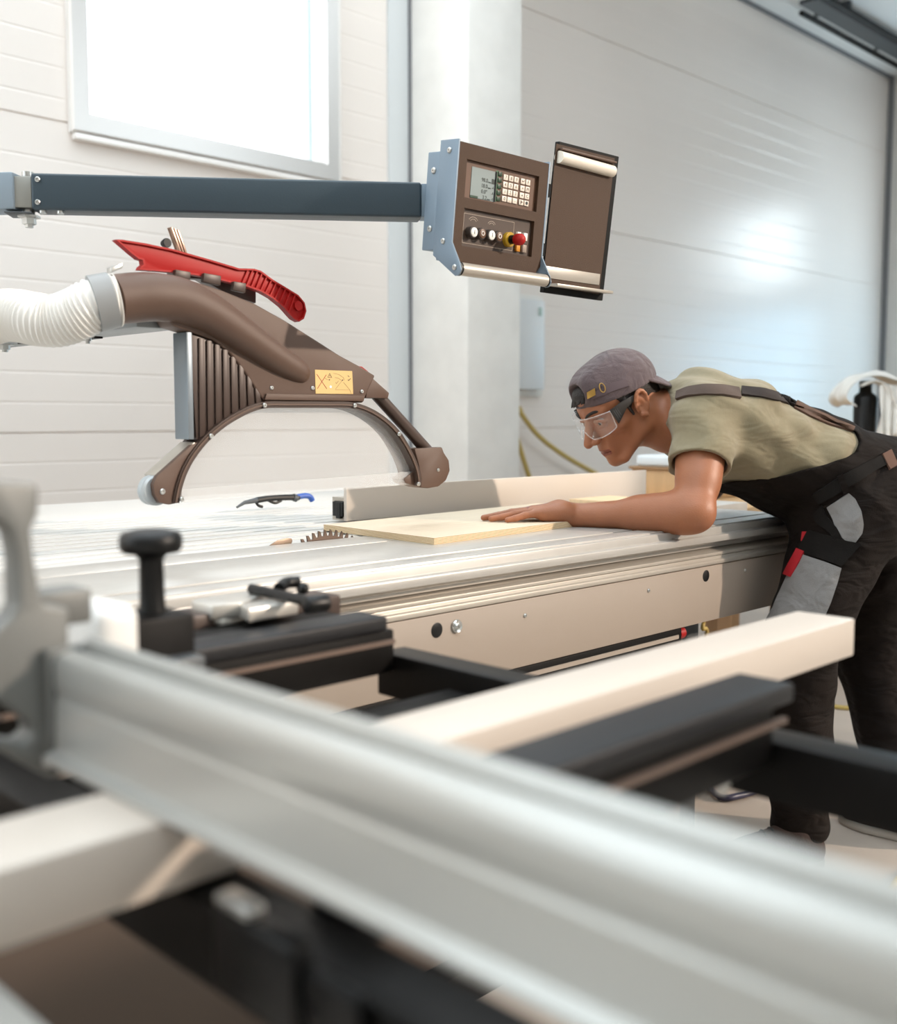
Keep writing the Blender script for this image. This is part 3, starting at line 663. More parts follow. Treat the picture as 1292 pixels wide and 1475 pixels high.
# fractions measured across the recess
lc = MB(); lc.obox(lp3(x0, y1, -.0069), CEX*(x1-x0), CEY*(y0-y1), CN*.001); lco = lc.build('display_screen', mat('lcd_grey', '#8f9896', .25), kp, smooth=0)
lw = x1-x0; lh = y0-y1
mb = MB(); mb.obox(lp3(x1, y1, -.0069), CEX*.003, CEY*lh, CN*.003); mb.build('screen_edge', M_BLACKPL, kp, smooth=0)
M_INK = mat('lcd_ink', '#2c3330', .5)
for k, (s, un) in enumerate((('98.0', 'mm'), ('18.0', 'mm'), ('0.0°', ''), ('3.2', 'mm'))):
    yy = y0 - lh*(.36 + .19*k)
    text_mesh('readout', s, lh*.185, lp3(x0+lw*.70, yy, -.0058), CEX, CEY, M_INK, lco, 'RIGHT')
    if un: text_mesh('unit', un, lh*.10, lp3(x0+lw*.71, yy-lh*.03, -.0058), CEX, CEY, M_INK, lco, 'LEFT')
    mb = MB()
    if k == 0: mb.obox(lp3(x0+lw*.86, yy-lh*.07, -.0058), CEX*lw*.14, CEY*lh*.17, CN*.0003)
    else:
        mb.obox(lp3(x0+lw*.88, yy-lh*.03, -.0058), CEX*lw*.10, CEY*lh*.015, CN*.0003); mb.obox(lp3(x0+lw*.93, yy-lh*.03, -.0058), CEX*lw*.02, CEY*lh*.07, CN*.0003)
    mb.build('readout_icon', M_INK, lco, smooth=0)
mb = MB(); mb.obox(lp3(x0, y1, -.0058), CEX*lw*.32, CEY*lh*.07, CN*.0003); mb.build('status_bar', mat('lcd_dark_green', '#26402d', .4), lco, smooth=0)
M_KEY = mat('key_cream', '#e9dccd', .45); M_KEYINK = mat('key_print', '#6d5c50', .5); M_GRN = mat('green_key', '#4a6b4c', .45); M_GRND = mat('dark_green_key', '#1f3a26', .45)
keys = [['7', '8', '9', '↵', 'F'], ['4', '5', '6', '+', 'M'], ['1', '2', '3', '▪', 'C'], ['0', '.', '-', '▶', '●']]
dy = h1*.19
for r in range(4):
    for q in range(5):
        fx = .555 + .075*q + (.018 if q > 2 else 0); fy = .225 + .195*r
        kx, ky = K(fx, fy); sz = w1*.060
        ko = cbox(lp3(kx-sz/2, ky-h1*.075, 0), sz, h1*.15, -.0069, -.0045, 'key', M_KEY, kp, .0006)
        text_mesh('digit', keys[r][q], h1*.13, lp3(kx, ky, -.0044), CEX, CEY, M_KEYINK if keys[r][q] not in '●▪' else M_INK, ko)
for r in range(5):
    kx, ky = K(.478, .17 + .17*r); sz = w1*.05
    mb = MB(); mb.obox(lp3(kx-sz/2, ky-h1*.06, -.0069), CEX*sz, CEY*h1*.12, CN*.0022); ko = mb.build('function_key', M_GRND, kp, bevel=.0006)
    mb = MB(); mb.lathe(lp3(kx-sz*.7, ky, -.0069), CN, [(0, sz*.55), (.0006, sz*.55)], 16); mb.build('function_mark', M_GRN, kp, smooth=0)
# lower recess: switches
w2 = A2[1]-A2[0]; h2 = A2[3]-A2[2]
def S(fx, fy, h=-.0069): return lp3(A2[0] + fx*w2, A2[3] - fy*h2, h)
M_LINE = mat('panel_print', '#b5a595', .5)
mb = MB()
for (a, b) in (((.035, .12), (.74, .12)), ((.035, .90), (.74, .90)), ((.035, .12), (.035, .90)), ((.74, .12), (.74, .90))):
    p, q = S(*a), S(*b); dv = (q-p).normalized(); n_ = CN.cross(dv)*.0004
    mb.slab([p-n_, q-n_, q+n_, p+n_], CN*.0003)
mb.build('print_border', M_LINE, bp_, smooth=0)
for fx, r_ in ((.165, .014), (.42, .012)):
    for s_ in (1, .65):
        mb = MB(); P = [S(fx, .34) + CEX*math.cos(a)*r_*s_ + CEY*math.sin(a)*r_*s_*.8 for a in np.linspace(.5, PI-.5, 9)]
        for p, q in zip(P, P[1:]):
            dv = (q-p).normalized(); n_ = CN.cross(dv)*.0004
            mb.slab([p-n_, q-n_, q+n_, p+n_], CN*.0003)
        mb.build('arc_symbol', M_LINE, bp_, smooth=0)
M_BZ = mat('switch_bezel', '#443a34', .35)
for fx, s_, m_ in ((.12, 'I', M_WHITEPL), (.235, 'O', M_CONS2), (.365, 'I', M_WHITEPL), (.475, 'O', M_CONS2)):
    p = S(fx, .60); 
    mb = MB(); mb.lathe(p, CN, [(0, .0112), (.012, .0112), (.013, .0105), (.013, .0088)], 28); bz = mb.build('push_button', M_BZ, bp_)
    mb = MB(); mb.lathe(p + CN*.0125, CN, [(0, .0088), (.002, .0088), (.0025, .0080)], 28); bt = mb.build('button_face', m_, bz)
    text_mesh('button_mark', s_, .012, p + CN*.0151, CEX, CEY, M_INK if s_ == 'I' else M_WHITEPL, bz)
p = S(.66, .62)
mb = MB(); mb.lathe(p, CN, [(0, .0145), (.008, .0145), (.010, .013), (.010, .009)], 32); es = mb.build('emergency_stop', M_YELLOW, cs)
mb = MB(); mb.lathe(p + CN*.0100, CN, [(0, .009), (.012, .009)], 24); mb.build('stop_stem', M_BLACKPL, es)
mb = MB(); mb.lathe(p + CN*.022, CN, [(0, .0095), (.002, .011), (.010, .0117), (.016, .011), (.020, .008), (.022, .004), (.0225, .0005)], 32); mb.build('stop_mushroom', M_RED, es, smooth=60)
for fx, fy, m_ in ((.80, .47, M_WHITEPL), (.895, .47, M_WHITEPL), (.80, .80, mat('amber_key', '#d08a2d', .4)), (.895, .80, mat('grey_key', '#9d8c7e', .45))):
    mb = MB(); q = S(fx, fy); mb.obox(q - CEX*.0055 - CEY*.0075, CEX*.011, CEY*.015, CN*.006); mb.build('selector_key', m_, bp_, bevel=.0008)
# swing arm
Dr = (at(617, 300, y=CP.y+.095) - CAM).dot(cf)
a_b = at(607, 313, d=Dr); a_t = at(607, 263, d=Dr)
DL = Dr*(602-313)/(602-301.5)
l_b = at(45, 301.5, d=DL)
tv = (l_b - a_b); tv.z = 0
dn = Vector((-tv.y, tv.x, 0)).normalized()
if dn.dot(cf) < 0: dn = -dn
hz = Vector((0, 0, a_t.z-a_b.z))
mb = MB(); mb.obox(a_b, tv, dn*.06, hz); arm = mb.build('swing_arm', M_BLUEARM, cs, bevel=.005, seg=3)
nk = (c(630, 290, -.07) - a_b); 
nb0 = a_b + dn*.004 + Vector((0, 0, .002)); tu = -tv.normalized()
mb = MB(); mb.obox(nb0, tu*.055, dn*.05, hz*.94); mb.build('arm_neck', M_BLUEGREY, cs, bevel=.002)
for du, dz in ((.012, .2), (.013, .82)): screw(arm, l_b - tv.normalized()*du + hz*dz, -dn, .005)
for du in (.018, .05):
    mb = MB(); mb.lathe(l_b - tv.normalized()*du + dn*.012 , (0, 0, -1), [(0, .007), (.005, .007), (.006, .005)], 12); mb.build('rivet', M_STEEL, arm)
t1 = tv.normalized()
mb = MB(); mb.obox(l_b + dn*.006 + hz*.06, t1*.04, dn*.048, hz*.86); mb.build('joint_block', mat('joint_zinc', '#9b9a94', .4, .5), cs, bevel=.002)
mb = MB(); mb.cyl(l_b + t1*.012 + dn*.03 - hz*.14, l_b + t1*.012 + dn*.03 + hz*1.1, .011, n=16); mb.build('pivot_pin', M_STEEL, cs)
mb = MB(); mb.lathe(l_b + t1*.012 + dn*.03 - hz*.10, (0, 0, -1), [(0, .021), (.004, .021), (.004, .013), (.016, .013), (.016, .008), (.022, .008)], 6); mb.build('pivot_nut', M_STEEL, cs, smooth=0)
t2 = (t1 + dn*.22).normalized(); d2 = Vector((-t2.y, t2.x, 0)); d2 = d2 if d2.dot(cf) > 0 else -d2
mb = MB(); mb.obox(l_b + t1*.032, t2*1.3, d2*.06, hz*1.02); mb.build('rear_arm', mat('light_blue_grey', '#8d9aa5', .4, .2), cs, bevel=.004)
mb = MB(); mb.obox(l_b + t1*.0 - hz*.10, t1*.05, dn*.06, hz*.04); mb.build('joint_lug', M_DKGREY, cs, bevel=.002)
# sheet holder hinged to the right of the console
hd = [(799.5, 204), (885.5, 226), (862, 433), (777, 421)]
cslab(hd, -.028, -.016, 'holder_back', M_BLACKST, cs, .0015, smooth=0)
cslab([(801, 207), (884.7, 228), (862, 424), (781, 410)], -.016, -.0145, 'holder_board', M_CONS, cs, smooth=0)
a = c(805, 226, -.010); b = c(882, 247, -.010)
mb = MB(); mb.tube([a, b], .0125, 24); mb.build('paper_clip_roll', mat('cream_roll', '#e6dccd', .35), cs)
cslab([(805, 213), (883.5, 233), (883, 236), (805, 216)], -.0145, -.004, 'clip_hinge', M_BROWN, cs, .001)
a = c(779, 399, -.0145); b = c(862, 412, -.0145)
mb = MB(); mb.obox(a, (b.x-a.x, 0, 0), CEY*.024, CN*.002); mb.build('ledge_back', M_ALUX, cs, bevel=.0006)
a = c(787, 412, -.0145); b = c(866, 424, -.0145)
mb = MB(); mb.obox(a, (b.x-a.x+.004, 0, 0), CEY*.006, CN*.03); mb.build('ledge', M_ALUX, cs, bevel=.001)
a = c(790, 300, -.02)
mb = MB(); mb.obox(lp3(W-.01, -.06, -.028), CEX*.05, CEY*.025, CN*.012); mb.obox(lp3(W-.01, -.18, -.028), CEX*.05, CEY*.025, CN*.012); mb.build('holder_hinge', M_BLACKST, cs, smooth=0)

# ------------------------------------------------------------------ outrigger frame in the foreground
orf = thing('outrigger_table', 'outrigger frame with black steel tubes, rubber topped bars and a white centre bar', 'table', (.6, .7, .745))
mb = MB(); mb.box(.905, .953, -.45, 1.035, .745, .801); mb.build('outer_tube', M_BLACKST, orf, bevel=.003)
mb = MB(); mb.box(.350, .401, -.25, 1.06, .747, .797); mb.build('inner_tube', M_BLACKST, orf, bevel=.003)
mb = MB(); mb.box(-.25, 1.312, .589, .668, .8015, .849); mb.build('centre_bar', M_WHITEMETAL, orf, bevel=.003)
for y0, y1, x0, xe in ((.993, 1.052, .402, .888), (.472, .532, .402, .930)):
    mb = MB(); mb.box(x0, .9045, y0+.008, y1-.008, .780, .835); mb.build('support_bar', M_BLACKST, orf, bevel=.003)
    mb = MB(); mb.box(x0, xe+.012 if y0 > .9 else xe-.012, y0+.001, y0+.0075, .818, .8235); mb.build('bar_lip', mat('bar_lip_brown', '#6b5a50', .45), orf, smooth=0)
    mb2 = MB(); mb2.box(x0, xe, y0+.001, y1, .8355, .8545); mb2.build('rubber_strip', M_RUBBER, orf, bevel=.004, seg=3)
for x, y in ((.74, 1.022), (.85, .5), (.55, .5)):
    mb = MB(); mb.lathe((x, y, .7795), (0, 0, -1), [(0, .011), (.003, .011), (.003, .0075), (.010, .0075), (.010, .005), (.018, .005)], 6); mb.build('bolt', M_STEEL, orf, smooth=0)
mb = MB(); mb.box(.16, .222, -.1, .70, .765, .8005); mb.build('side_rail', M_ALU, orf, bevel=.003)
for y in (-.35, .3, .9):
    pass
mb = MB(); mb.box(.402, .90, .86, .90, .748, .778); mb.build('cross_tube', M_BLACKST, orf, bevel=.003)
# telescopic support reaching the frame from the saw
mb = MB(); mb.box(.60, .66, 1.053, 1.3325, .70, .79); mb.build('frame_bracket', M_BLACKST, orf, bevel=.003)
# ---- crosscut fence
cfn = thing('crosscut_fence', 'long blurred aluminium crosscut fence running diagonally across the foreground', 'fence', (.365, .4, .85))
fpz = [(.336, .8495), (.336, .8545), (.346, .858), (.347, .893), (.3485, .895), (.3485, .901), (.347, .903), (.347, .921), (.350, .9265), (.356, .929), (.3635, .929), (.365, .925), (.3695, .925), (.3705, .934), (.3735, .9365), (.3775, .9365), (.380, .934), (.380, .8495)]
mb = MB(); mb.slab([(a, -.28, b) for a, b in fpz], (0, 1.035, 0)); mb.build('extrusion', M_ALU, cfn, bevel=.0008)
mb = MB(); mb.box(.352, .376, .7552, .7585, .851, .925); mb.build('end_cap', M_GREYPL, cfn, bevel=.001)
M_CAST = mat('grey_cast_bracket', '#767775', .45, .25)
def bslab(pts, name='bracket_part', y0=.772, y1=.80, m=M_CAST, par=None, bevel=.005):
    mb = MB(); mb.slab([at(u, v, y=y0) for u, v in pts], (0, y1-y0, 0)); return mb.build(name, m, par or cfn, bevel=bevel, seg=3)
br = [(-60, 690), (0, 693), (50, 696), (58, 705), (56, 740), (46, 765), (50, 800), (58, 850), (66, 872), (100, 876), (102, 1108), (75, 1124), (0, 1082), (-60, 1060),
      (-60, 1030), (0, 1066), (34, 1072), (50, 1058), (44, 1040), (0, 1010), (-60, 970), (-60, 930), (0, 905), (18, 890), (28, 872), (26, 800), (18, 765), (0, 750), (-60, 738)]
bslab(br, 'end_bracket')
mb = MB(); q0 = at(66, 915, y=.80); q1 = at(275, 872, y=.80)
mb.box(.350, .402, .8005, .835, .938, .966); mb.build('bracket_arm', mat('dark_cast', '#6f706e', .5, .2), cfn, bevel=.004)
mb = MB(); mb.box(.345, .384, .7595, .7715, .852, .93); mb.build('bracket_flange', M_CAST, cfn, bevel=.002)
for v in (1095,):
    screw(cfn, at(72, v, y=.772), (0, -1, 0), .006)
screw(cfn, at(86, 1030, y=.772), (0, -1, 0), .006)
# ---- clamp with tall black knob
kc = thing('clamp', 'black clamp block with a tall black T knob standing by the rubber bar', 'clamp', (.54, .95, .80))
mb = MB(); mb.box(.480, .572, .926, .9925, .80, .908); mb.build('block', M_BLACKST, kc, bevel=.004)
kx = at(222, 885, y=.955)
mb = MB(); mb.lathe((kx.x, .958, .9085), (0, 0, 1), [(0, .0135), (.01, .0125), (.052, .0118), (.058, .016), (.0595, .027), (.064, .0305), (.074, .0308), (.079, .028), (.082, .016), (.0825, .001)], 36); mb.build('knob', M_BLACKPL, kc, smooth=50)
mb = MB(); mb.box(.428, .470, .845, .92, .8005, .940); mb.build('white_pad', mat('white_nylon', '#e2e1de', .4), kc, bevel=.014, seg=4)
mb = MB(); mb.box(.512, .567, .9, .9255, .83, .87); mb.build('clamp_foot', M_DKGREY, kc, bevel=.003)
# ---- flip stop with silver blocks and black lever
fs = thing('length_stop', 'silver length stop blocks with a black T lever behind the rubber bar', 'stop', (.68, 1.09, .85))
mb = MB(); mb.box(.56, .90, 1.10, 1.155, .835, .868); mb.build('dark_rail', M_BROWNDK, fs, bevel=.004)
mb = MB(); mb.box(.57, .86, 1.0535, 1.0995, .835, .853); mb.build('base_plate', M_BLACKST, fs, bevel=.002)
def sb(p, z0, h, name, m, bevel=.002):
    mb = MB(); mb.slab([Vector((x, y, z0)) for x, y in p], (0, 0, h)); return mb.build(name, m, fs, bevel=bevel)
M_SIL = mat('satin_nickel', '#cfcbc4', .35, .6)
def zpt(u, v, z): p = at(u, v, z=z); return (p.x, p.y)
sb([zpt(254, 886, .861), zpt(322, 893, .861), zpt(420, 872, .861), zpt(360, 862, .861)], .8535, .0075, 'slide_plate', M_SIL)
sb([zpt(275, 866, .879), zpt(280, 862, .879), zpt(365, 849, .879), zpt(392, 852, .879), zpt(348, 868, .879), zpt(305, 872, .879)], .8612, .018, 'upper_block', M_SIL)
sb([zpt(344, 870, .877), zpt(358, 878, .877), zpt(430, 866, .877), zpt(415, 858, .877)], .8612, .016, 'lower_block', M_SIL)
L0 = at(362, 848, z=.885); L1 = at(452, 868, z=.885)
mb = MB(); mb.cyl(L0, L1, .0065, n=14); mb.build('lever_shaft', M_BLACKPL, fs)
L2 = at(470, 872, z=.878)
mb = MB(); mb.cyl(at(440, 872, z=.882), at(471, 868, z=.882), .0105, n=20); mb.build('lever_grip', M_BLACKPL, fs, bevel=.002)
mb = MB(); mb.tube(spline([at(402, 848, z=.89), at(412, 840, z=.893), at(430, 838, z=.893)], 5), .0075, 14); mb.build('lever_arm', M_BLACKPL, fs)
mb = MB(); mb.lathe(at(436, 848, z=.885), (1, -.2, 0), [(-.006, .006), (0, .008), (.006, .006)], 14); mb.build('lever_pivot', M_BLACKPL, fs)
# ---- fence lock under the fence
fl = thing('fence_lock', 'small black locking block with a silver button below the crosscut fence', 'clamp', (.34, .50, .75))
mb = MB(); mb.box(.332, .3495, .452, .528, .768, .818); mb.build('lock_body', M_BLACKPL, fl, bevel=.004)
mb = MB(); mb.box(.3325, .347, .492, .526, .8183, .826); mb.build('lock_button', M_STEEL, fl, bevel=.003)
mb = MB(); mb.box(.338, .3495, .405, .451, .775, .806); mb.build('lock_arm', M_BLACKPL, fl, bevel=.004)

# ------------------------------------------------------------------ floor cables and things at the back
def cable(pts, r, m, label, name='cable'):
    mb = MB(); mb.tube(spline(pts, 8), r, 10); tag(mb.build(name, m, smooth=60), label, 'cable')
cable([at(1268, 1316, z=.008), at(1280, 1287, z=.008), at(1298, 1262, z=.008), at(1330, 1250, z=.008), at(1420, 1262, z=.008)], .007, M_CABLE, 'yellow cable on the floor at the lower right, in front of the shoes')
cable([at(1120, 985, z=.008), at(1160, 1004, z=.008), at(1195, 1016, z=.008), at(1225, 1020, z=.008), at(1300, 1022, z=.008)], .009, M_CABLE, 'yellow cable crossing the floor behind the two trouser legs')
cable([at(1000, 1110, z=.012), at(1035, 1146, z=.012), at(1065, 1146, z=.012), at(1090, 1136, z=.012), at(1088, 1120, z=.012), at(1040, 1108, z=.012)], .010, mat('dark_blue_hose', '#30304a', .4), 'dark blue air hose curled on the floor left of the front shoe', 'air_hose')
cable([Vector((2.60, 1.62, .60)), at(1013, 893, y=1.72), at(1012, 905, y=1.72), at(1015, 930, y=1.72), Vector((2.62, 1.72, .01))], .006, M_CABLE, 'yellow cable hanging under the far end of the sliding table')
M_WOOD = mat('raw_board', '#9c7a58', .6, var=.12, vscale=6, stretch=(1, 8, 1))
M_WOODL = mat('pale_chipboard', '#c8a47a', .6, var=.08, vscale=8, stretch=(1, 6, 1))
# bench behind the head, with boards and a white case
bn = thing('workbench', 'wooden bench far behind the head, under the white case', 'bench', (4.2, 2.8, 0))
a = at(948, 700, d=4.6)
mb = MB(); mb.box(3.62, 4.78, 2.1, 2.9, .70, .76); mb.build('bench_top', M_WOODL, bn, bevel=.004)
for x, y in ((4.10, 2.40), (4.72, 2.40), (4.10, 2.84), (4.72, 2.84)):
    mb = MB(); mb.box(x-.035, x+.035, y-.035, y+.035, 0, .699); mb.build('leg', M_WOOD, bn, bevel=.004)
p = at(912, 712, y=2.78); q = at(975, 676, y=2.6)
bx_ = thing('wooden_box', 'brown wooden box on the bench behind the head', 'box', (4.1, 2.6, .761))
mb = MB(); mb.box(3.80, 4.45, 2.42, 2.70, .7615, .885); mb.build('box_body', M_WOODL, bx_, bevel=.004)
mb = MB(); mb.box(3.79, 4.46, 2.41, 2.71, .8855, .897); mb.build('box_lid', M_WOOD, bx_, bevel=.003)
ca = thing('tool_case', 'flat white tool case with metal clasps on the wooden box', 'case', (4.1, 2.6, .898))
mb = MB(); mb.box(3.80, 4.40, 2.44, 2.68, .898, .945); mb.build('case_body', mat('case_white', '#dfe6ea', .4), ca, bevel=.012, seg=3)
for x in (3.88, 4.05, 4.22):
    mb = MB(); mb.box(x-.02, x+.02, 2.432, 2.4395, .915, .935); mb.build('clasp', M_STEEL, ca, bevel=.002)
# bench at the far right with a dark canister under a white cloth
b2 = thing('storage_crate', 'brown wooden crate at the right edge below the white cloth', 'crate', (5.1, 2.1, 0))
mb = MB(); mb.box(4.86, 6.0, 1.55, 2.62, 0, .94); mb.build('crate_body', M_WOOD, b2, bevel=.006)
mb = MB(); mb.box(4.83, 6.03, 1.52, 2.65, .9405, .99); mb.build('crate_top', M_WOODL, b2, bevel=.006)
k0 = at(1246, 590, d=5.15)
cn = thing('canister', 'black canister standing on the crate under the white cloth', 'canister', (k0.x, k0.y, .99))
mb = MB(); mb.lathe((k0.x, k0.y, .9905), (0, 0, 1), [(0, .052), (.20, .054), (.215, .05), (.23, .03), (.26, .028)], 24); mb.build('body', M_BLACKPL, cn, smooth=50)
mb = MB(); mb.lathe((k0.x, k0.y, 1.251), (0, 0, 1), [(0, .03), (.02, .03), (.025, .02)], 20); mb.build('lid', M_DKGREY, cn)
# cloth: a sheet thrown over the canister, with a crumpled lobe to the left and a tail hanging down in front
DC = 5.15
def cpt(u, v, dd=0.): return at(u, v, d=DC+dd)
vs = []; fs_ = []
def sheet(curve, depth0, depth1, n1, n2, fold, drop):
    P = spline([cpt(u, v) for u, v in curve], max(2, n1//(len(curve)-1))); b0 = len(vs); m = len(P)
    for i, p in enumerate(P):
        for j in range(n2+1):
            t = j/n2; q = p + BK*(depth0+(depth1-depth0)*t)
            s_ = i/m
            q = q + UPV*(fold*(math.sin(9*t+7*s_)+.6*math.sin(17*s_-8*t)) - drop*(2*t-1)**2) + cr*fold*.8*math.sin(11*t+5*s_)
            vs.append(q)
    for i in range(m-1):
        for j in range(n2):
            a = b0+i*(n2+1)+j; fs_.append((a, a+1, a+n2+2, a+n2+1))
BK = Vector((cf.x, cf.y, 0)).normalized(); UPV = Vector((0, 0, 1))
sheet([(1222, 583), (1210, 577), (1207, 567), (1214, 553), (1226, 544), (1240, 539), (1258, 536), (1276, 540), (1296, 549), (1320, 562), (1345, 590)], -.10, .12, 44, 22, .006, .012)
sheet([(1230, 556), (1242, 551), (1256, 552), (1264, 562), (1266, 580), (1262, 600), (1258, 616), (1256, 626)], -.125, -.06, 36, 8, .004, .0)
sheet([(1264, 556), (1272, 575), (1280, 596), (1281, 612), (1276, 628)], -.135, -.085, 28, 8, .005, .0)
sheet([(1276, 556), (1290, 578), (1304, 600), (1310, 625)], -.12, -.04, 28, 8, .006, .0)
n0 = len(vs)
hang = [(1254, 556), (1268, 556), (1284, 560), (1302, 570)]
low = [(1252, 628), (1264, 632), (1280, 620), (1300, 628)]
for i in range(31):
    for j in range(25):
        s_ = i/30*3; k = min(2, int(s_)); f = s_-k
        a = cpt(hang[k][0]*(1-f)+hang[k+1][0]*f, hang[k][1]*(1-f)+hang[k+1][1]*f); b = cpt(low[k][0]*(1-f)+low[k+1][0]*f, low[k][1]*(1-f)+low[k+1][1]*f)
        t = j/24; q = a.lerp(b, t) - BK*(.105 + .03*t + .016*math.sin(i*.75+t*2)*(.3+t))
        vs.append(q)
for i in range(30):
    for j in range(24):
        a = n0+i*25+j; fs_.append((a, a+1, a+26, a+25))
mb = MB(); mb.add(vs, fs_); clo = mb.build('cloth', mat('white_cotton', '#dcd9d3', .85, var=.05, vscale=12, bump=.4, bscale=35, sheen=.3), smooth=80, weld=False)
sm = clo.modifiers.new('thickness', 'SOLIDIFY'); sm.thickness = .005
tag(clo, 'crumpled white cloth draped over the black canister at the right edge', 'cloth')
# ------------------------------------------------------------------ the worker: shapes are grown as smooth solids on a fine grid
class Field:
    def __init__(s, lo, hi, h):
        s.lo = np.array(lo, float); s.h = h
        s.n = np.ceil((np.array(hi)-s.lo)/h).astype(int)+1
        s.f = np.full(s.n, .2, np.float32)
    def block(s, pts, pad):
        P = np.array([list(p) for p in pts]); a = np.floor((P.min(0)-pad-s.lo)/s.h).astype(int); b = np.ceil((P.max(0)+pad-s.lo)/s.h).astype(int)+1
        a = np.clip(a, 0, s.n); b = np.clip(b, 0, s.n)
        sl = tuple(slice(i, j) for i, j in zip(a, b))
        ax = [(s.lo[i] + s.h*np.arange(a[i], b[i])).astype(np.float32) for i in range(3)]
        return sl, ax[0][:, None, None], ax[1][None, :, None], ax[2][None, None, :]
    def put(s, sl, d, k, mode='add'):
        g_ = s.f[sl]
        if d.size == 0: return
        if mode == 'add':
            if k: h = np.clip(.5+.5*(g_-d)/k, 0, 1); s.f[sl] = g_*(1-h)+d*h - k*h*(1-h)
            else: s.f[sl] = np.minimum(g_, d)
        elif mode == 'sub':
            if k: h = np.clip(.5-.5*(g_+d)/k, 0, 1); s.f[sl] = g_*(1-h)-d*h + k*h*(1-h)
            else: s.f[sl] = np.maximum(g_, -d)
    def cap(s, p0, p1, r0, r1=None, k=.01, mode='add'):
        r1 = r0 if r1 is None else r1; p0 = Vector(p0); p1 = Vector(p1)
        sl, X, Y, Z = s.block((p0, p1), max(r0, r1)+k*1.5+s.h*2); b = p1-p0; L2 = max(b.length_squared, 1e-9)
        t = np.clip(((X-p0.x)*b.x + (Y-p0.y)*b.y + (Z-p0.z)*b.z)/L2, 0, 1)
        d = np.sqrt((X-p0.x-t*b.x)**2 + (Y-p0.y-t*b.y)**2 + (Z-p0.z-t*b.z)**2) - (r0+(r1-r0)*t)
        s.put(sl, d.astype(np.float32), k, mode); return s
    def chain(s, pts, rs, k=.01, mode='add'):
        for i in range(len(pts)-1): s.cap(pts[i], pts[i+1], rs[i], rs[i+1], k, mode)
        return s
    def ecap(s, p0, p1, w0, w1, t0, t1, side, k=.01, mode='add'):
        """bar with an elliptical section: half width w along side, half thickness t across"""
        p0 = Vector(p0); p1 = Vector(p1); b = p1-p0; L = b.length; a = b/L
        S_ = (Vector(side) - a*Vector(side).dot(a)).normalized(); T_ = a.cross(S_)
        m = max(w0, w1, t0, t1)
        sl, X, Y, Z = s.block((p0, p1), m+k*1.5+s.h*2); X = X-p0.x; Y = Y-p0.y; Z = Z-p0.z
        q = X*a.x+Y*a.y+Z*a.z; u_ = X*S_.x+Y*S_.y+Z*S_.z; v_ = X*T_.x+Y*T_.y+Z*T_.z
        t = np.clip(q/L, 0, 1); o = q-t*L
        w = w0+(w1-w0)*t; th = t0+(t1-t0)*t; mn = np.minimum(w, th)
        r = np.sqrt((u_/w)**2+(v_/th)**2+(o/mn)**2)
        gr = np.sqrt((u_/w**2)**2+(v_/th**2)**2+(o/mn**2)**2)+1e-9
        s.put(sl, (r*(r-1)/gr).astype(np.float32), k, mode); return s
    def ell(s, c_, r, A, k=.01, mode='add'):
        """ellipsoid with axes A (three unit vectors)"""
        c_ = Vector(c_); sl, X, Y, Z = s.block((c_,), max(r)+k*1.5+s.h*2); X = X-c_.x; Y = Y-c_.y; Z = Z-c_.z
        q = [(X*a.x+Y*a.y+Z*a.z) for a in A]
        k0 = np.sqrt(sum((q[i]/r[i])**2 for i in range(3))); k1 = np.sqrt(sum((q[i]/r[i]**2)**2 for i in range(3)))+1e-9
        s.put(sl, (k0*(k0-1)/k1).astype(np.float32), k, mode); return s
    def half(s, p, n, k=.004):
        """remove everything on the side n points to"""
        n = Vector(n).normalized(); p = Vector(p)
        sl, X, Y, Z = s.block((s.lo, s.lo+s.h*(s.n-1)), 0)
        d = (X-p.x)*n.x+(Y-p.y)*n.y+(Z-p.z)*n.z
        s.f = np.maximum(s.f, d.astype(np.float32)); return s
    def mesh(s):
        f = s.f; I = f < 0
        c_ = np.zeros(np.array(f.shape)-1, np.uint8)
        for a in (0, 1):
            for b in (0, 1):
                for d in (0, 1): c_ += I[a:f.shape[0]-1+a, b:f.shape[1]-1+b, d:f.shape[2]-1+d]
        act = np.argwhere((c_ > 0) & (c_ < 8)); idx = np.full(c_.shape, -1, np.int32); idx[tuple(act.T)] = np.arange(len(act))
        acc = np.zeros((len(act), 3)); cnt = np.zeros(len(act))
        cs_ = [(a, b, d) for a in (0, 1) for b in (0, 1) for d in (0, 1)]
        val = {q: f[act[:, 0]+q[0], act[:, 1]+q[1], act[:, 2]+q[2]] for q in cs_}
        for q in cs_:
            for ax in range(3):
                if q[ax]: continue
                r = list(q); r[ax] = 1; r = tuple(r); va, vb = val[q], val[r]; m = (va < 0) != (vb < 0)
                t = np.where(m, va/np.where(m, va-vb, 1), 0)
                p = np.repeat(np.array([q], float), len(act), 0); p[:, ax] += t
                acc[m] += p[m]; cnt[m] += 1
        V = s.lo + s.h*(act + acc/cnt[:, None])
        Fc = []
        for ax in range(3):
            sa = [slice(None)]*3; sb_ = [slice(None)]*3; sa[ax] = slice(0, -1); sb_[ax] = slice(1, None)
            e = np.argwhere(I[tuple(sa)] != I[tuple(sb_)]); o1, o2 = [i for i in range(3) if i != ax]
            e = e[(e[:, o1] > 0) & (e[:, o2] > 0) & (e[:, o1] < c_.shape[o1]) & (e[:, o2] < c_.shape[o2])]
            ins = I[tuple(e.T)]
            def cell(d1, d2):
                q = e.copy(); q[:, o1] -= d1; q[:, o2] -= d2; return idx[tuple(q.T)]
            Q = np.stack([cell(1, 1), cell(0, 1), cell(0, 0), cell(1, 0)], 1)
            flip = ins if ax != 1 else ~ins
            Q[~flip] = Q[~flip][:, ::-1]; Fc.append(Q)
        return V, np.concatenate(Fc)
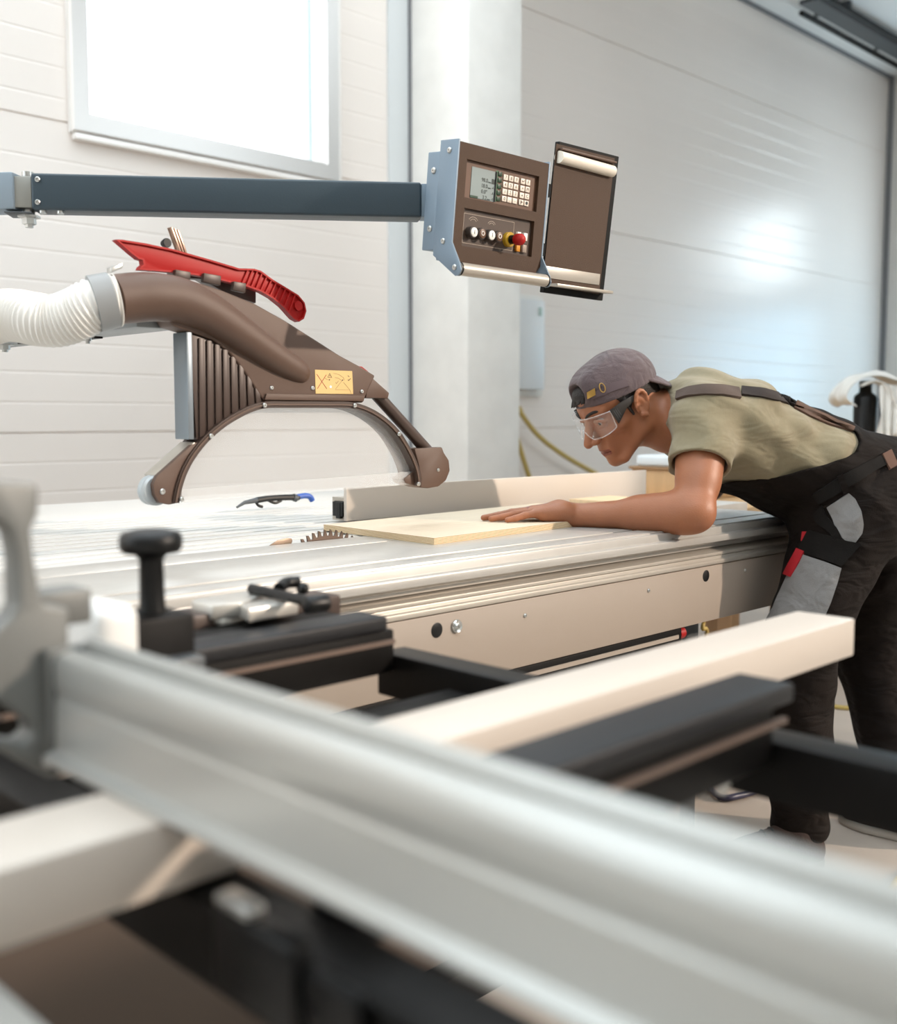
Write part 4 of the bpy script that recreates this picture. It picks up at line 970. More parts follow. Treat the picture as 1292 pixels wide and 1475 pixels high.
def obj_from(name, V, Q, m, parent, smooth=180):
    me = bpy.data.meshes.new(name); off = np.array(root_loc(parent)) if parent is not None else np.zeros(3)
    me.from_pydata((V-off).tolist(), [], Q.tolist()); me.update()
    return link(name, me, m, parent, smooth)
def waves(F_, pts, amp, dirs, freq, pad=.3):
    """cloth folds: warped ripples added to the whole field"""
    sl, X, Y, Z = F_.block((F_.lo, F_.lo+F_.h*(F_.n-1)), 0)
    tot = 0
    for (d, fq, am, ph) in dirs:
        d = Vector(d).normalized()
        wv = .9*np.sin(13*X+7*Z+ph) + .8*np.sin(11*Y-9*Z+2*ph)
        s_ = np.sin(fq*(X*d.x+Y*d.y+Z*d.z)+wv*1.3+ph)
        env = .5+.5*np.sin(6*X-8*Y+7*Z+ph*1.7)
        tot = tot + am*s_*env
    F_.f += (tot*amp).astype(np.float32)

BACK = Vector((cf.x, cf.y, 0)).normalized()
# ---- head frame: looks to the left of the picture, towards the board, and down
_a = math.radians(25); _p = math.radians(33); UP = Vector((0, 0, 1))
F0 = -cr*math.cos(_a) - BACK*math.sin(_a)
HF = F0*math.cos(_p) - UP*math.sin(_p); HU = F0*math.sin(_p) + UP*math.cos(_p); HS = HU.cross(HF)
HC = at(892, 585, d=2.59)
def hp(x, y, z): return HC + HS*x + HF*y + HU*z
HA = (HS, HF, HU)
# ---- joints
Ls = at(1014, 606, d=2.50); Uc = at(1006, 600, d=2.645); Rs = Uc*2 - Ls
El = at(1001, 738, d=2.39); Wr = at(822, 743, d=2.515)
Ch = at(1045, 622, d=2.645); Be = at(1150, 668, d=2.68); Pv = at(1248, 712, d=2.73); Nb = at(970, 606, d=2.64)
AX = (Ch-Pv).normalized(); ST = AX.cross(UP).normalized(); ST = ST if ST.dot(cf) < 0 else -ST
ST = (ST + UP*.10).normalized()
Er = at(1034, 676, d=2.86); Wr2 = at(1003, 728, d=2.80)
Lh = at(1226, 738, d=2.635); Lk = at(1154, 925, d=2.60); La = Vector((2.452, 1.225, .09))
Rh = at(1272, 724, d=2.86); Rk = at(1250, 945, d=2.95); Ra = Vector((2.795, 1.11, .09))
B = Field((1.74, .92, .03), (2.98, 1.98, 1.34), .0029)
# head and neck
B.ell(hp(0, -.012, .040), (.074, .097, .078), HA, 0)
B.ell(hp(0, .030, -.018), (.060, .062, .085), HA, .03)
B.ell(hp(0, .045, .055), (.058, .046, .045), HA, .02)
for s in (-1, 1):
    B.cap(hp(s*.053, -.004, -.056), hp(s*.022, .064, -.101), .017, .015, .016)
    B.cap(hp(s*.052, .000, -.02), hp(s*.050, -.002, -.055), .017, .017, .02)
    B.ell(hp(s*.046, .055, -.016), (.021, .021, .016), HA, .018)
    B.cap(hp(s*.010, .091, .031), hp(s*.044, .074, .033), .009, .008, .012)
B.ell(hp(0, .076, -.102), (.021, .018, .017), HA, .014)
B.ell(hp(0, .076, -.066), (.030, .023, .026), HA, .018)
for s in (-1, 1): B.ell(hp(s*.031, .099, .009), (.017, .017, .0115), HA, .012, 'sub')
for s in (-1, 1): B.ell(hp(s*.050, .078, -.055), (.012, .018, .022), HA, .018, 'sub')
B.cap(hp(0, .087, .024), hp(0, .104, -.004), .0085, .0088, .008); B.cap(hp(0, .104, -.004), hp(0, .121, -.029), .0088, .0112, .006)
for s in (-1, 1): B.ell(hp(s*.0115, .105, -.032), (.0085, .012, .0085), HA, .006)
for s in (-1, 1):
    B.cap(hp(s*.019, .087, -.0665), hp(s*.004, .0960, -.0610), .0038, .0048, .0035)
    B.cap(hp(s*.017, .086, -.0725), hp(0, .0935, -.0755), .0038, .0055, .0035)
    for q in range(3):
        ex_ = [(.0165, .084, .008), (.026, .0900, .0145), (.037, .0880, .0145), (.046, .0790, .008)]
        B.cap(hp(s*ex_[q][0], *ex_[q][1:]), hp(s*ex_[q+1][0], *ex_[q+1][1:]), .0036, .0036, .004)
    ex_ = [(.0165, .083, .005), (.028, .0865, -.001), (.039, .083, .000), (.046, .0775, .006)]
    for q in range(3): B.cap(hp(s*ex_[q][0], *ex_[q][1:]), hp(s*ex_[q+1][0], *ex_[q+1][1:]), .0034, .0034, .005)
    B.cap(hp(s*.022, .0885, -.0695), hp(0, .0995, -.0682), .0022, .0024, .002, 'sub')
    B.ell(hp(s*.007, .110, -.0415), (.0035, .005, .004), HA, .002, 'sub')
    # ear: rim, plate, lobe
    ring = [hp(s*(.083+.004*math.sin(t)), -.010-.017*math.cos(t)*1.0 - .006*math.sin(t)*.6, .004+.028*math.sin(t)) for t in np.linspace(-.9, PI+.5, 11)]
    B.chain(ring, [.0045]*11, .003)
    B.ell(hp(s*.077, -.012, .000), (.007, .017, .028), HA, .006)
    B.ell(hp(s*.0855, -.004, -.001), (.006, .009, .014), HA, .004, 'sub')
    B.cap(hp(s*.080, .001, -.022), hp(s*.081, -.008, -.029), .0062, .006, .005)
B.cap(hp(0, -.030, -.025), Nb, .056, .062, .03)
B.cap(hp(0, -.002, -.06), Nb + (hp(0, .1, 0)-HC)*.15, .042, .056, .03)
B.cap(hp(.045, -.03, -.04), Nb + UP*-.03 + HF*.03, .018, .02, .02)
# trunk
B.ecap(Ch, Be, .165, .145, .108, .108, ST, .03); B.ecap(Be, Pv, .145, .160, .108, .118, ST, .04)
B.ecap(Uc, Ch, .15, .165, .075, .108, ST, .04)
B.cap(Nb, Uc + AX*-.02 + UP*.01, .062, .075, .05)
for s_, J in ((1, Ls), (-1, Rs)):
    B.cap(Uc+UP*.02, J, .062, .056, .05)
# near arm
def arm(S0, E0, W0, k=.02):
    B.cap(S0, E0, .053, .041, k)
    m1 = S0.lerp(E0, .45); B.cap(m1+BACK*.004, S0.lerp(E0, .65), .047, .044, .03)
    B.cap(E0, W0, .041, .027, .022)
    B.cap(E0.lerp(W0, .12), E0.lerp(W0, .42), .0435, .038, .03)
arm(Ls, El, Wr); arm(Rs, Er, Wr2)
HTOP = .8640
def hand(W0, fwd, side, up, ztop, sp=1.0, bend=.0):
    """side points to the little finger; palm and five fingers lying on the surface at ztop"""
    def q(x, y, z): P = W0 + fwd*x + side*y; return Vector((P.x, P.y, z))
    zc = ztop + .0165
    B.ecap(Vector(W0), q(.028, 0, ztop+.024), .030, .036, .024, .019, side, .02)
    B.ecap(q(.028, .002, ztop+.024), q(.088, 0, ztop+.021), .036, .040, .019, .014, side, .02)
    B.cap(q(.020, .022, ztop+.018), q(.072, .030, ztop+.014), .017, .012, .02)
    fin = [(.030, .088, .074, .0076), (.0105, .097, .096, .0084), (-.0105, .099, .105, .0087), (-.031, .094, .092, .0085)]
    out = []
    for i, (y, x, L, r) in enumerate(fin):
        fan = (y*.28)*sp
        k0 = q(x-.012, y, ztop+.021); k1 = q(x+L*.42, y+fan*.5, ztop+r+.008+bend*(i == 3)); k2 = q(x+L*.74, y+fan*.9, ztop+r+.002); k3 = q(x+L, y+fan*1.2, ztop+r*.86)
        B.cap(k0, k1, r*1.22, r*1.05, .006); B.cap(k1, k2, r*1.05, r*.96, .003); B.cap(k2, k3, r*.96, r*.82, .003); out.append((k2, k3, r))
    t0 = q(.022, -.026, ztop+.018); t1 = q(.055, -.052, ztop+.014); t2 = q(.083, -.064, ztop+.011); t3 = q(.106, -.068, ztop+.0095)
    B.cap(t0, t1, .015, .0115, .012); B.cap(t1, t2, .0105, .0095, .004); B.cap(t2, t3, .0095, .0078, .003); out.append((t2, t3, .009))
    return out
tip = Vector((1.803, 1.684, .871))
hf_ = Vector((tip.x-Wr.x, tip.y-Wr.y, 0)).normalized(); hs_ = Vector((hf_.y, -hf_.x, 0)); hs_ = hs_ if hs_.dot(BACK) < 0 else -hs_
nails = hand(Wr, hf_, hs_, UP, HTOP)
hand(Wr2, (BACK*1.0 - cr*.35).normalized(), Vector(cr), UP, T+.001)
# legs (inside the trousers)
for H_, K_, A_ in ((Lh, Lk, La), (Rh, Rk, Ra)):
    B.cap(H_, K_, .085, .056, .05); B.cap(K_, A_, .054, .038, .02)
V, Q = B.mesh()
def skin_mat(name, base, var=.06):
    m = mat(name, base, .48, 0, var=var, vscale=22, bump=.12, bscale=260)
    b = m.node_tree.nodes['Principled BSDF']; b.inputs['Subsurface Weight'].default_value = .12; b.inputs['Subsurface Radius'].default_value = (.9, .3, .15); b.inputs['Subsurface Scale'].default_value = .006
    return m
M_SKIN = skin_mat('tanned_skin', '#9f6647'); M_LIP = skin_mat('lip_skin', '#854839'); M_STUB = skin_mat('shaved_skin', '#a27460')
base = Vector((2.55, 1.2, 0))
man_e = bpy.data.meshes.new('person'); man_e.from_pydata((V-np.array(base)).tolist(), [], Q.tolist()); man_e.update()
man = link('person', man_e, [M_SKIN, M_LIP, M_STUB], None, 180); man.location = base
tag(man, 'person in backwards cap, safety glasses and dark overalls leaning over the saw, hand on board', 'person')
# lips and shaved jaw take their own skin tone
ce = np.array([list(p.center) for p in man_e.polygons]) + np.array(base)
lo = (ce-np.array(HC)) @ np.array([list(HS), list(HF), list(HU)]).T
lipm = (np.abs(lo[:, 0]) < .0235) & (lo[:, 1] > .080) & (np.abs(lo[:, 2]+.0690) < .0105 - .004*np.abs(lo[:, 0])/.023)
stub = (lo[:, 2] < -.043 - .25*(lo[:, 1]-.05).clip(-.05, .1)) & (lo[:, 2] > -.125) & (lo[:, 1] > .0) & (np.abs(lo[:, 0]) < .075) & ~lipm
mi = np.zeros(len(ce), int); mi[lipm] = 1
man_e.polygons.foreach_set('material_index', mi)
# eyes
M_EYE = mat('eye_white', '#a3968b', .3); M_IRIS = mat('eye_iris', '#2e2a26', .15)
for s in (-1, 1):
    c0 = hp(s*.031, .0745, .0075); look = (HF*.93 - HU*.05 - HS*.12).normalized()
    mb = MB(); mb.ball(c0, .0128, 18); e = mb.build('eye', M_EYE, man, smooth=180)
    mb = MB(); mb.lathe(c0 + look*.0112, look, [(0, .0068), (.0012, .0062), (.0019, .003), (.002, .0005)], 18); mb.build('iris', M_IRIS, e, smooth=180)
# eyebrows and hair
M_HAIR = mat('dark_hair', '#1d1512', .6, var=.3, vscale=180, bump=.6, bscale=300)
for s in (-1, 1):
    P = [hp(s*.011, .1005, .030), hp(s*.022, .0975, .036), hp(s*.036, .089, .039), hp(s*.047, .078, .036)]
    mb = MB(); mb.tube(spline(P, 5), [.0022+.0016*math.sin(PI*i/15) for i in range(16)], 8); mb.build('eyebrow', M_HAIR, man, smooth=180)
for k, (x, y, r) in enumerate(((.030, .110, .0042), (.0105, .117, .0046), (-.0105, .120, .0046))): pass
Hh_ = Field(np.array(HC)-.2, np.array(HC)+.2, .0032)
Hh_.ell(hp(0, -.013, .041), (.0785, .1005, .082), HA, 0)
Hh_.cap(hp(0, -.07, -.01), hp(0, -.045, -.055), .045, .035, .02)
Hh_.half(hp(0, .012, -.02), (HF*.9 - HU*.36)); 
Hh_.ell(hp(0, -.035, -.075), (.05, .045, .03), HA, 0, 'sub')
Hh_.ell(hp(.09, -.008, -.004), (.03, .024, .034), HA, 0, 'sub'); Hh_.ell(hp(-.09, -.008, -.004), (.03, .024, .034), HA, 0, 'sub')
Hh_.ell(hp(0, .066, .078), (.034, .030, .022), HA, .008)
for k in range(16):
    a = -.8+1.6*k/15; Hh_.cap(hp(.028*math.sin(a), .080, .082), hp(.034*math.sin(a)+.004*math.sin(k*5), .098+.006*math.sin(k*7), .070-.010*abs(math.cos(k*3))), .005, .0018, .003)
for s in (-1, 1): Hh_.cap(hp(s*.0735, .022, .03), hp(s*.070, .016, -.012), .006, .0035, .004)
Vh, Qh = Hh_.mesh(); obj_from('hair', Vh, Qh, M_HAIR, man)
# ---- cap worn backwards
Cc = Field(np.array(HC)-.24, np.array(HC)+.24, .0030)
Cc.ell(hp(0, -.013, .043), (.0850, .1085, .0890), HA, 0)
Cc.ell(hp(0, .045, .085), (.05, .045, .036), HA, .03)
waves(Cc, None, .0016, [(HS+HU*.4, 120, 1, .3), (HF*.8+HS, 95, 1, 1.9)], 0)
Cc.half(hp(0, .09, .052), (HU*-1 + HF*.16))
Cc.ell(hp(0, -.013, .038), (.0800, .1030, .0865), HA, 0, 'sub')
Cc.ell(hp(0, .108, .086), (.036, .045, .030), HA, .003, 'sub')
Vc, Qc = Cc.mesh(); M_CAP = mat('mauve_grey_cotton', '#594a4c', .85, var=.08, vscale=60, bump=.35, bscale=420, sheen=.2, fold=.35, fscale=22)
capo = obj_from('cap', Vc, Qc, M_CAP, man)
# brim hanging down behind the head
vs = []; n1, n2 = 10, 16
for i in range(n1+1):
    for j in range(n2+1):
        t = i/n1; a = (j/n2-.5)*2
        wd = .078*(1-.25*t*t); x = wd*a
        y = -.093 - .050*t - .012*t*(1-a*a)+ .050*(a*a)*(1-t*.3); z = .040 - .092*t*(1-.35*a*a)
        vs.append(hp(x, y-.006, z))
fs_ = [(i*(n2+1)+j, i*(n2+1)+j+1, (i+1)*(n2+1)+j+1, (i+1)*(n2+1)+j) for i in range(n1) for j in range(n2)]
mb = MB(); mb.add(vs, fs_); br_ = mb.build('brim', M_CAP, capo, smooth=80)
sm = br_.modifiers.new('thickness', 'SOLIDIFY'); sm.thickness = .004; sm.offset = 0
def bvh_of(objs):
    Vv = []; Ff = []
    for o in objs:
        off = root_loc(o); b0 = len(Vv)
        Vv += [v.co + off for v in o.data.vertices]; Ff += [[i+b0 for i in p.vertices] for p in o.data.polygons]
    return BVHTree.FromPolygons(Vv, Ff)
def hit(bvh, u, v):
    D = ray(u, v).normalized(); r = bvh.ray_cast(CAM, D)
    return (r[0], r[1]) if r[0] is not None else (None, None)
def drape(name, bvh, A, Bn, m, parent, off=.003, thick=.003, nu=14, nv=8, smooth=60):
    """cloth patch between two measured edges, lying on the garment below it"""
    def res(L, n):
        P = [Vector((a, b, 0)) for a, b in L]; S_ = [0]
        for a, b in zip(P, P[1:]): S_.append(S_[-1]+(b-a).length)
        o = []
        for i in range(n+1):
            t = S_[-1]*i/n; o.append((float(np.interp(t, S_, [p.x for p in P])), float(np.interp(t, S_, [p.y for p in P]))))
        return o
    a = res(A, nu); b = res(Bn, nu); grid = {}
    for i in range(nu+1):
        for j in range(nv+1):
            t = j/nv; h_, n_ = hit(bvh, a[i][0]*(1-t)+b[i][0]*t, a[i][1]*(1-t)+b[i][1]*t)
            if h_ is not None:
                if n_.dot(cf) > 0: n_ = -n_
                grid[i, j] = (h_, n_)
    vs = []; ids = {}
    for key, (h_, n_) in grid.items():
        nb = [grid[q][1] for q in ((key[0]+di, key[1]+dj) for di in (-1, 0, 1) for dj in (-1, 0, 1)) if q in grid]
        n_ = sum(nb, Vector()).normalized(); ids[key] = len(vs); vs += [h_ + n_*(off+thick), h_ + n_*(off-.004)]
    fs = []; edges = {}
    for i in range(nu):
        for j in range(nv):
            k = [(i, j), (i+1, j), (i+1, j+1), (i, j+1)]
            if not all(q in ids for q in k): continue
            pp_ = [vs[ids[q]] for q in k]
            if max((pp_[x]-pp_[y_]).length for x in range(4) for y_ in range(4)) > .09: continue
            fs.append([ids[q] for q in k]); fs.append([ids[q]+1 for q in k][::-1])
            for x in range(4):
                e = (k[x], k[(x+1) % 4])
                if (e[1], e[0]) in edges: del edges[e[1], e[0]]
                else: edges[e] = 1
    for e in edges: fs.append([ids[e[1]], ids[e[0]], ids[e[0]]+1, ids[e[1]]+1])
    mb = MB(); mb.add(vs, fs); return mb.build(name, m, parent, smooth=smooth, weld=False)
bc = bvh_of([capo])
drape('strap', bc, [(852, 576), (865, 570), (884, 563), (905, 556)], [(852, 567), (865, 560), (882, 552), (901, 546)], mat('cap_strap', '#5f5053', .85), capo, .001, .002, 16, 4)
M_BRASS = mat('brass', '#c09a55', .3, .85)
drape('buckle', bc, [(847, 574), (858, 568.5)], [(846, 565), (857, 559)], M_BRASS, capo, .0035, .002, 6, 4)
P = []
for t in np.linspace(0, 2*PI, 15):
    h_, n_ = hit(bc, 867.5+4*math.cos(t)+1.5*math.sin(t), 558.5+6.5*math.sin(t)); 
    if h_: P.append(h_-ray(867, 558).normalized()*.004)
if len(P) > 4: mb = MB(); mb.tube(P, .0012, 8); mb.build('strap_ring', M_BRASS, capo)
# ---- safety glasses
gl = MB(); vs = []; n1, n2 = 28, 6
def lens(a, t):
    """a in -1..1 around the face, t 0 bottom .. 1 top"""
    th = a*1.22; x = .0745*math.sin(th)/math.sin(1.22)
    y = .052 + .066*math.cos(th*1.02) - .004*t
    zb = -.020 + .030*math.exp(-(x/.014)**2) + .010*(abs(a)**4)
    zt = .034 - .004*abs(a)**3
    return hp(x, y, zb + (zt-zb)*t)
vs = [lens(-1+2*i/n1, j/n2) for i in range(n1+1) for j in range(n2+1)]
fs_ = [(i*(n2+1)+j, (i+1)*(n2+1)+j, (i+1)*(n2+1)+j+1, i*(n2+1)+j+1) for i in range(n1) for j in range(n2)]
gl.add(vs, fs_); glo = gl.build('safety_glasses', glass_mat('clear_lens', .07, .12), man, smooth=80)
glo['label'] = 'clear wraparound safety glasses with dark temples'
M_CLEAR = glass_mat('clear_rim', .18, .35)
mb = MB()
mb.tube([lens(-1+2*i/n1, 1) for i in range(n1+1)], .0015, 8); mb.tube([lens(-1+2*i/n1, 0) for i in range(n1+1)], .0014, 8)
for a in (-1, 1): mb.tube([lens(a, j/n2) for j in range(n2+1)], .0016, 8)
mb.build('rim', M_CLEAR, glo, smooth=60)
for s in (-1, 1):
    mb = MB(); o = [hp(s*.0765, .072, .034), hp(s*.0765, .067, -.006), hp(s*.0785, .030, .014), hp(s*.082, .0, .018), hp(s*.082, -.004, .030), hp(s*.0785, .035, .034)]
    mb.slab(o, HS*s*.0028); tm = mb.build('temple', mat('smoked_temple', '#2a2522', .35), glo, bevel=.0008)
    for k in range(6):
        f_ = k/5; mb = MB(); a = hp(s*.0795, .064-.026*f_, .028); b = hp(s*.0795, .062-.026*f_, .001+.016*f_); mb.tube([a, b], .0009, 6); mb.build('temple_rib', M_DKGREY, tm)

# ---- t-shirt
Sh = Field((1.95, 1.02, .84), (2.75, 1.92, 1.34), .0032)
Sh.ecap(Ch, Be, .180, .163, .124, .120, ST, .03); Sh.ecap(Be, Pv, .163, .168, .120, .120, ST, .04)
Sh.ecap(Uc, Ch, .165, .180, .090, .124, ST, .05)
Sh.cap(Nb.lerp(Uc, .15), Uc + AX*-.02 + UP*.012, .070, .086, .05)
SLE = {}
for J, E_ in ((Ls, El), (Rs, Er)):
    Sh.cap(Uc+UP*.02, J, .074, .070, .05)
    e1 = J.lerp(E_, .54); Sh.cap(J, e1, .071, .074, .03)
waves(Sh, None, .0065, [(AX+UP*.8, 62, 1, .4), (AX*.6-UP, 88, .7, 2.1), (ST+AX, 105, .5, 4.)], 0)
for J, E_ in ((Ls, El), (Rs, Er)):
    d_ = (E_-J).normalized(); e1 = J.lerp(E_, .50)
    sl, X, Y, Z = Sh.block((J, E_), .13)      # cut the sleeve off square and hollow it
    q = (X-e1.x)*d_.x+(Y-e1.y)*d_.y+(Z-e1.z)*d_.z
    ax_ = np.sqrt(np.maximum((X-e1.x)**2+(Y-e1.y)**2+(Z-e1.z)**2-q*q, 0))
    Sh.f[sl] = np.where(ax_ < .10, np.maximum(Sh.f[sl], q), Sh.f[sl])
    Sh.cap(J.lerp(E_, .40), J.lerp(E_, .8), .061, .061, .0, 'sub')
nd = (HC-Nb).normalized()
# neck opening: only what lies towards the head beyond the collar is taken off
cpn = at(953, 606, d=2.585)
sl, X, Y, Z = Sh.block((Nb, HC), .15)
nv_ = (nd*.75 + (-cr)*.45 + UP*.12).normalized(); q = (X-cpn.x)*nv_.x+(Y-cpn.y)*nv_.y+(Z-cpn.z)*nv_.z
axn = (Nb-HC).normalized(); tq = (X-HC.x)*axn.x+(Y-HC.y)*axn.y+(Z-HC.z)*axn.z
rad = np.sqrt(np.maximum((X-HC.x)**2+(Y-HC.y)**2+(Z-HC.z)**2-tq*tq, 0))
Sh.f[sl] = np.where(rad < .105, np.maximum(Sh.f[sl], q), Sh.f[sl]).astype(np.float32)
Sh.cap(Nb.lerp(HC, .25), Nb.lerp(HC, .9), .062, .06, 0, 'sub')
Vs, Qs = Sh.mesh(); M_SHIRT = mat('sage_cotton', '#887d63', .9, var=.05, vscale=90, bump=.3, bscale=600, sheen=.2, fold=.55, fscale=8, fstretch=(1, 1, 2.2))
shirt = obj_from('t_shirt', Vs, Qs, M_SHIRT, man)
# ---- overalls
Ov = Field((2.0, .88, .045), (3.0, 1.95, 1.30), .0034)
Ov.ecap(Ch, Be, .188, .171, .131, .128, ST, .03); Ov.ecap(Be, Pv, .171, .182, .128, .138, ST, .05)
Ov.ecap(Uc.lerp(Ch, .5), Ch, .180, .188, .11, .131, ST, .04)
# shirt side left free: measured outline, swept across the body
TH = AX.cross(ST)
cut = [(1141, 574), (1146, 584), (1180, 600), (1215, 613), (1236, 622), (1236, 636), (1222, 650), (1195, 662), (1150, 677), (1100, 689), (1046, 696), (1034, 690), (900, 700), (900, 480), (1100, 480), (1138, 545)]
c2 = [at(u, v, d=2.56) for u, v in cut]; c2 = [((p-Pv).dot(AX), (p-Pv).dot(TH)) for p in c2]
sl, X, Y, Z = Ov.block((Ov.lo, Ov.lo+Ov.h*(Ov.n-1)), 0)
a_ = ((X-Pv.x)*AX.x+(Y-Pv.y)*AX.y+(Z-Pv.z)*AX.z).astype(np.float32); b_ = ((X-Pv.x)*TH.x+(Y-Pv.y)*TH.y+(Z-Pv.z)*TH.z).astype(np.float32)
dist = np.full(a_.shape, 9., np.float32); ins = np.zeros(a_.shape, bool)
for i in range(len(c2)):
    (x0, y0), (x1, y1) = c2[i], c2[(i+1) % len(c2)]
    ex_, ey_ = x1-x0, y1-y0; t = np.clip(((a_-x0)*ex_+(b_-y0)*ey_)/(ex_*ex_+ey_*ey_), 0, 1)
    dist = np.minimum(dist, (a_-x0-t*ex_)**2+(b_-y0-t*ey_)**2)
    if y0 != y1: ins ^= ((y0 > b_) != (y1 > b_)) & (a_ < (x1-x0)*(b_-y0)/(y1-y0)+x0)
sd = np.sqrt(dist); sd[ins] *= -1
Ov.f = np.maximum(Ov.f, -sd); del dist, ins, sd, a_, b_
PF = [(Lh, Lk, La, 1), (Rh, Rk, Ra, -1)]
for H_, K_, A_, s_ in PF:
    Ov.cap(Pv.lerp(H_, .5), H_, .135, .124, .05)
    Ov.cap(H_, K_, .122, .086, .05); 
    e_ = K_.lerp(A_, .97); Ov.cap(K_, e_, .084, .069, .03)
Ov.cap(Pv + ST*.0 - AX*.03, Pv - AX*.07 + UP*.0, .15, .13, .06)
waves(Ov, None, .0030, [(UP*.6+cr*.8, 60, 1, .2), (UP-cr*.7+BACK*.3, 85, .8, 1.2), (UP*.4-BACK*.9+cr*.4, 120, .5, 3.1)], 0)
Ov.half((0, 0, .072), (0, 0, -1))
Vo, Qo = Ov.mesh(); M_OVER = mat('black_brown_twill', '#160f0b', .85, var=.3, vscale=9, bump=.35, bscale=420, spec=.2, fold=.7, fscale=9, fstretch=(1, 1, 2.5))
over = obj_from('overalls', Vo, Qo, M_OVER, man); over['label'] = 'dark brown-black work overalls with grey pockets'
M_STRAP = mat('strap_webbing', '#54453d', .85, bump=.4, bscale=500); M_STRAPD = mat('elastic_webbing', '#2e2522', .85, bump=.4, bscale=500)
bs_ = bvh_of([shirt, over])
drape('shoulder_strap', bs_, [(1146, 586), (1120, 578), (1098, 573), (1068, 570)], [(1146, 575), (1120, 567), (1098, 561), (1068, 558)], M_STRAPD, over, .003, .003, 12, 4)
drape('shoulder_strap', bs_, [(1066, 575), (1040, 570), (1015, 569), (990, 572), (975, 577)], [(1064, 561), (1040, 557), (1015, 556), (992, 559), (977, 565)], M_STRAP, over, .004, .003, 14, 4)
drape('strap_tab', bs_, [(1143, 588), (1165, 600), (1195, 613), (1226, 622)], [(1147, 578), (1170, 590), (1200, 603), (1230, 616)], mat('brown_facing', '#5a4336', .85, var=.1, vscale=40, bump=.3, bscale=400), over, .003, .002, 14, 5)
bo = bvh_of([over])
M_GREYC = mat('grey_twill', '#807e7d', .85, var=.05, vscale=40, bump=.3, bscale=420, sheen=.2, fold=.5, fscale=14); M_BLKC = mat('black_twill', '#151210', .85, var=.1, vscale=30, bump=.3, bscale=420, spec=.2); M_REDC = mat('red_webbing', '#b01622', .7, bump=.3, bscale=400)
drape('waistband', bo, [(1180, 726), (1205, 712), (1235, 693), (1262, 677), (1290, 664)], [(1170, 712), (1200, 692), (1228, 676), (1255, 662), (1284, 650)], M_BLKC, over, .003, .003, 20, 6)
drape('belt_loop', bo, [(1214, 712), (1222, 707)], [(1205, 686), (1213, 682)], M_OVER, over, .0065, .002, 4, 8)
drape('belt_loop', bo, [(1280, 678), (1291, 672)], [(1268, 656), (1281, 650)], mat('brown_loop', '#5b3f31', .85), over, .0065, .002, 4, 8)
drape('hip_pocket', bo, [(1191, 731), (1200, 748), (1206, 768), (1217, 778), (1232, 781)], [(1222, 710), (1232, 719), (1240, 735), (1243, 756), (1241, 768)], M_GREYC, over, .002, .003, 14, 10)
drape('pocket_edge', bo, [(1172, 740), (1176, 752), (1196, 768), (1207, 786)], [(1184, 727), (1190, 742), (1206, 760), (1215, 779)], M_BLKC, over, .003, .004, 14, 5)
drape('cargo_flap', bo, [(1166, 764), (1158, 780), (1151, 794)], [(1240, 784), (1224, 802), (1211, 816)], M_BLKC, over, .004, .004, 8, 16)
drape('cargo_pocket', bo, [(1152, 797), (1140, 822), (1124, 856), (1108, 890), (1098, 912)], [(1211, 818), (1205, 840), (1196, 868), (1186, 890), (1178, 914)], M_GREYC, over, .003, .004, 16, 14)
drape('red_tab', bo, [(1151, 791), (1143, 807), (1133, 828)], [(1161, 795), (1153, 812), (1142, 832)], M_REDC, over, .008, .003, 8, 4)
drape('red_tab', bo, [(1158, 766), (1156, 780)], [(1165, 766), (1162, 780)], M_REDC, over, .004, .003, 4, 3)
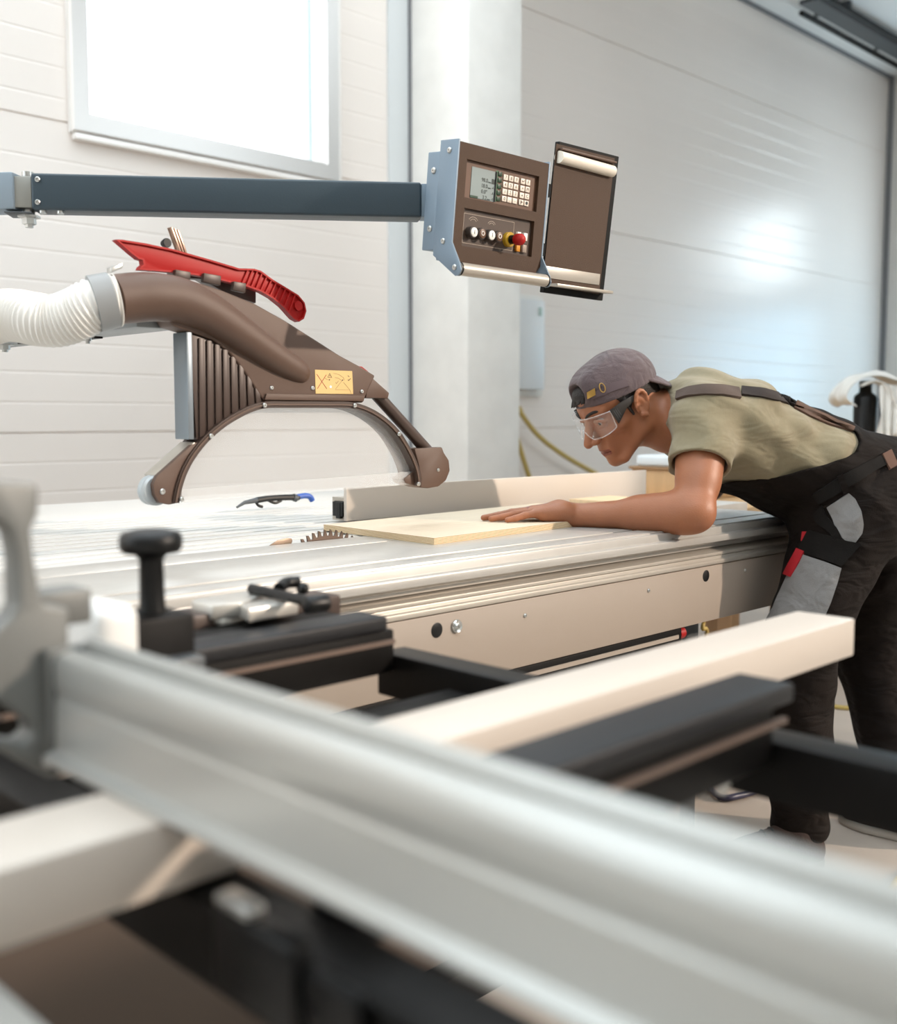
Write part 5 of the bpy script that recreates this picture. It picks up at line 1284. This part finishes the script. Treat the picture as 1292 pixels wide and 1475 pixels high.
# shoes
def shoe(heel, toe, name, label, m_up, m_sole):
    d_ = (toe-heel); L = d_.length; d_.normalize(); s_ = Vector((-d_.y, d_.x, 0))
    def q(x, y, z): return heel + d_*x*L + s_*y + UP*z
    out = []
    for t in np.linspace(0, 2*PI, 40, endpoint=False):
        x = .5 - .5*math.cos(t); w_ = .036 + .012*math.exp(-((x-.70)/.22)**2); w_ *= (1-abs(2*x-1)**5)**.5 if abs(2*x-1) < 1 else 0
        out.append(q(x, w_*(1 if math.sin(t) > 0 else -1)*(1 if abs(math.sin(t)) > 1e-6 else 0), .001))
    mb = MB(); mb.slab(out, (0, 0, .024)); so_ = mb.build('sole', m_sole, man, bevel=.004); so_.name = 'shoe_sole'
    f_ = Field(np.minimum(heel, toe)-np.array([.12, .12, .02]), np.maximum(heel, toe)+np.array([.12, .12, .17]), .004)
    f_.ecap(q(.16, 0, .045), q(.84, 0, .036), .036, .042, .045, .030, s_, .02)
    f_.cap(q(.17, 0, .05), q(.24, 0, .095), .036, .042, .03); f_.cap(q(.3, 0, .085), q(.7, 0, .045), .033, .032, .03)
    f_.half(q(0, 0, .024), -UP)
    v_, q_ = f_.mesh(); sh_ = obj_from('shoe', v_, q_, m_up, man); sh_['label'] = label
    so_.parent = sh_
    for k in range(4):
        x = .36+.075*k; mb = MB(); zt = .118-.085*(x-.3)-.004
        mb.tube(spline([q(x, -.026, zt-.016), q(x+.012, -.010, zt+.002), q(x, .010, zt+.002), q(x+.01, .026, zt-.016)], 4), .0026, 6); mb.build('lace', M_BLACKPL, sh_)
    mb = MB(); mb.tube(spline([q(.36, -.012, .12), q(.40, -.045, .115), q(.36, -.055, .085), q(.33, -.015, .118)], 4), .0026, 6); mb.build('lace', M_BLACKPL, sh_)
M_SHOE = mat('dark_brown_suede', '#3a2a23', .85, var=.15, vscale=30, bump=.3, bscale=200)
h0 = at(1178, 1250, z=0); 
shoe(Vector((2.478, 1.172, 0)), Vector((2.280, 1.345, 0)), 'shoe', 'dark laced shoe below the front trouser leg', M_SHOE, mat('dark_sole', '#55483f', .8))
shoe(Vector((2.79, 1.00, 0)), Vector((2.802, 1.285, 0)), 'shoe', 'dark shoe with a grey-white sole behind the front leg', M_SHOE, mat('off_white_sole', '#b3aba2', .7))
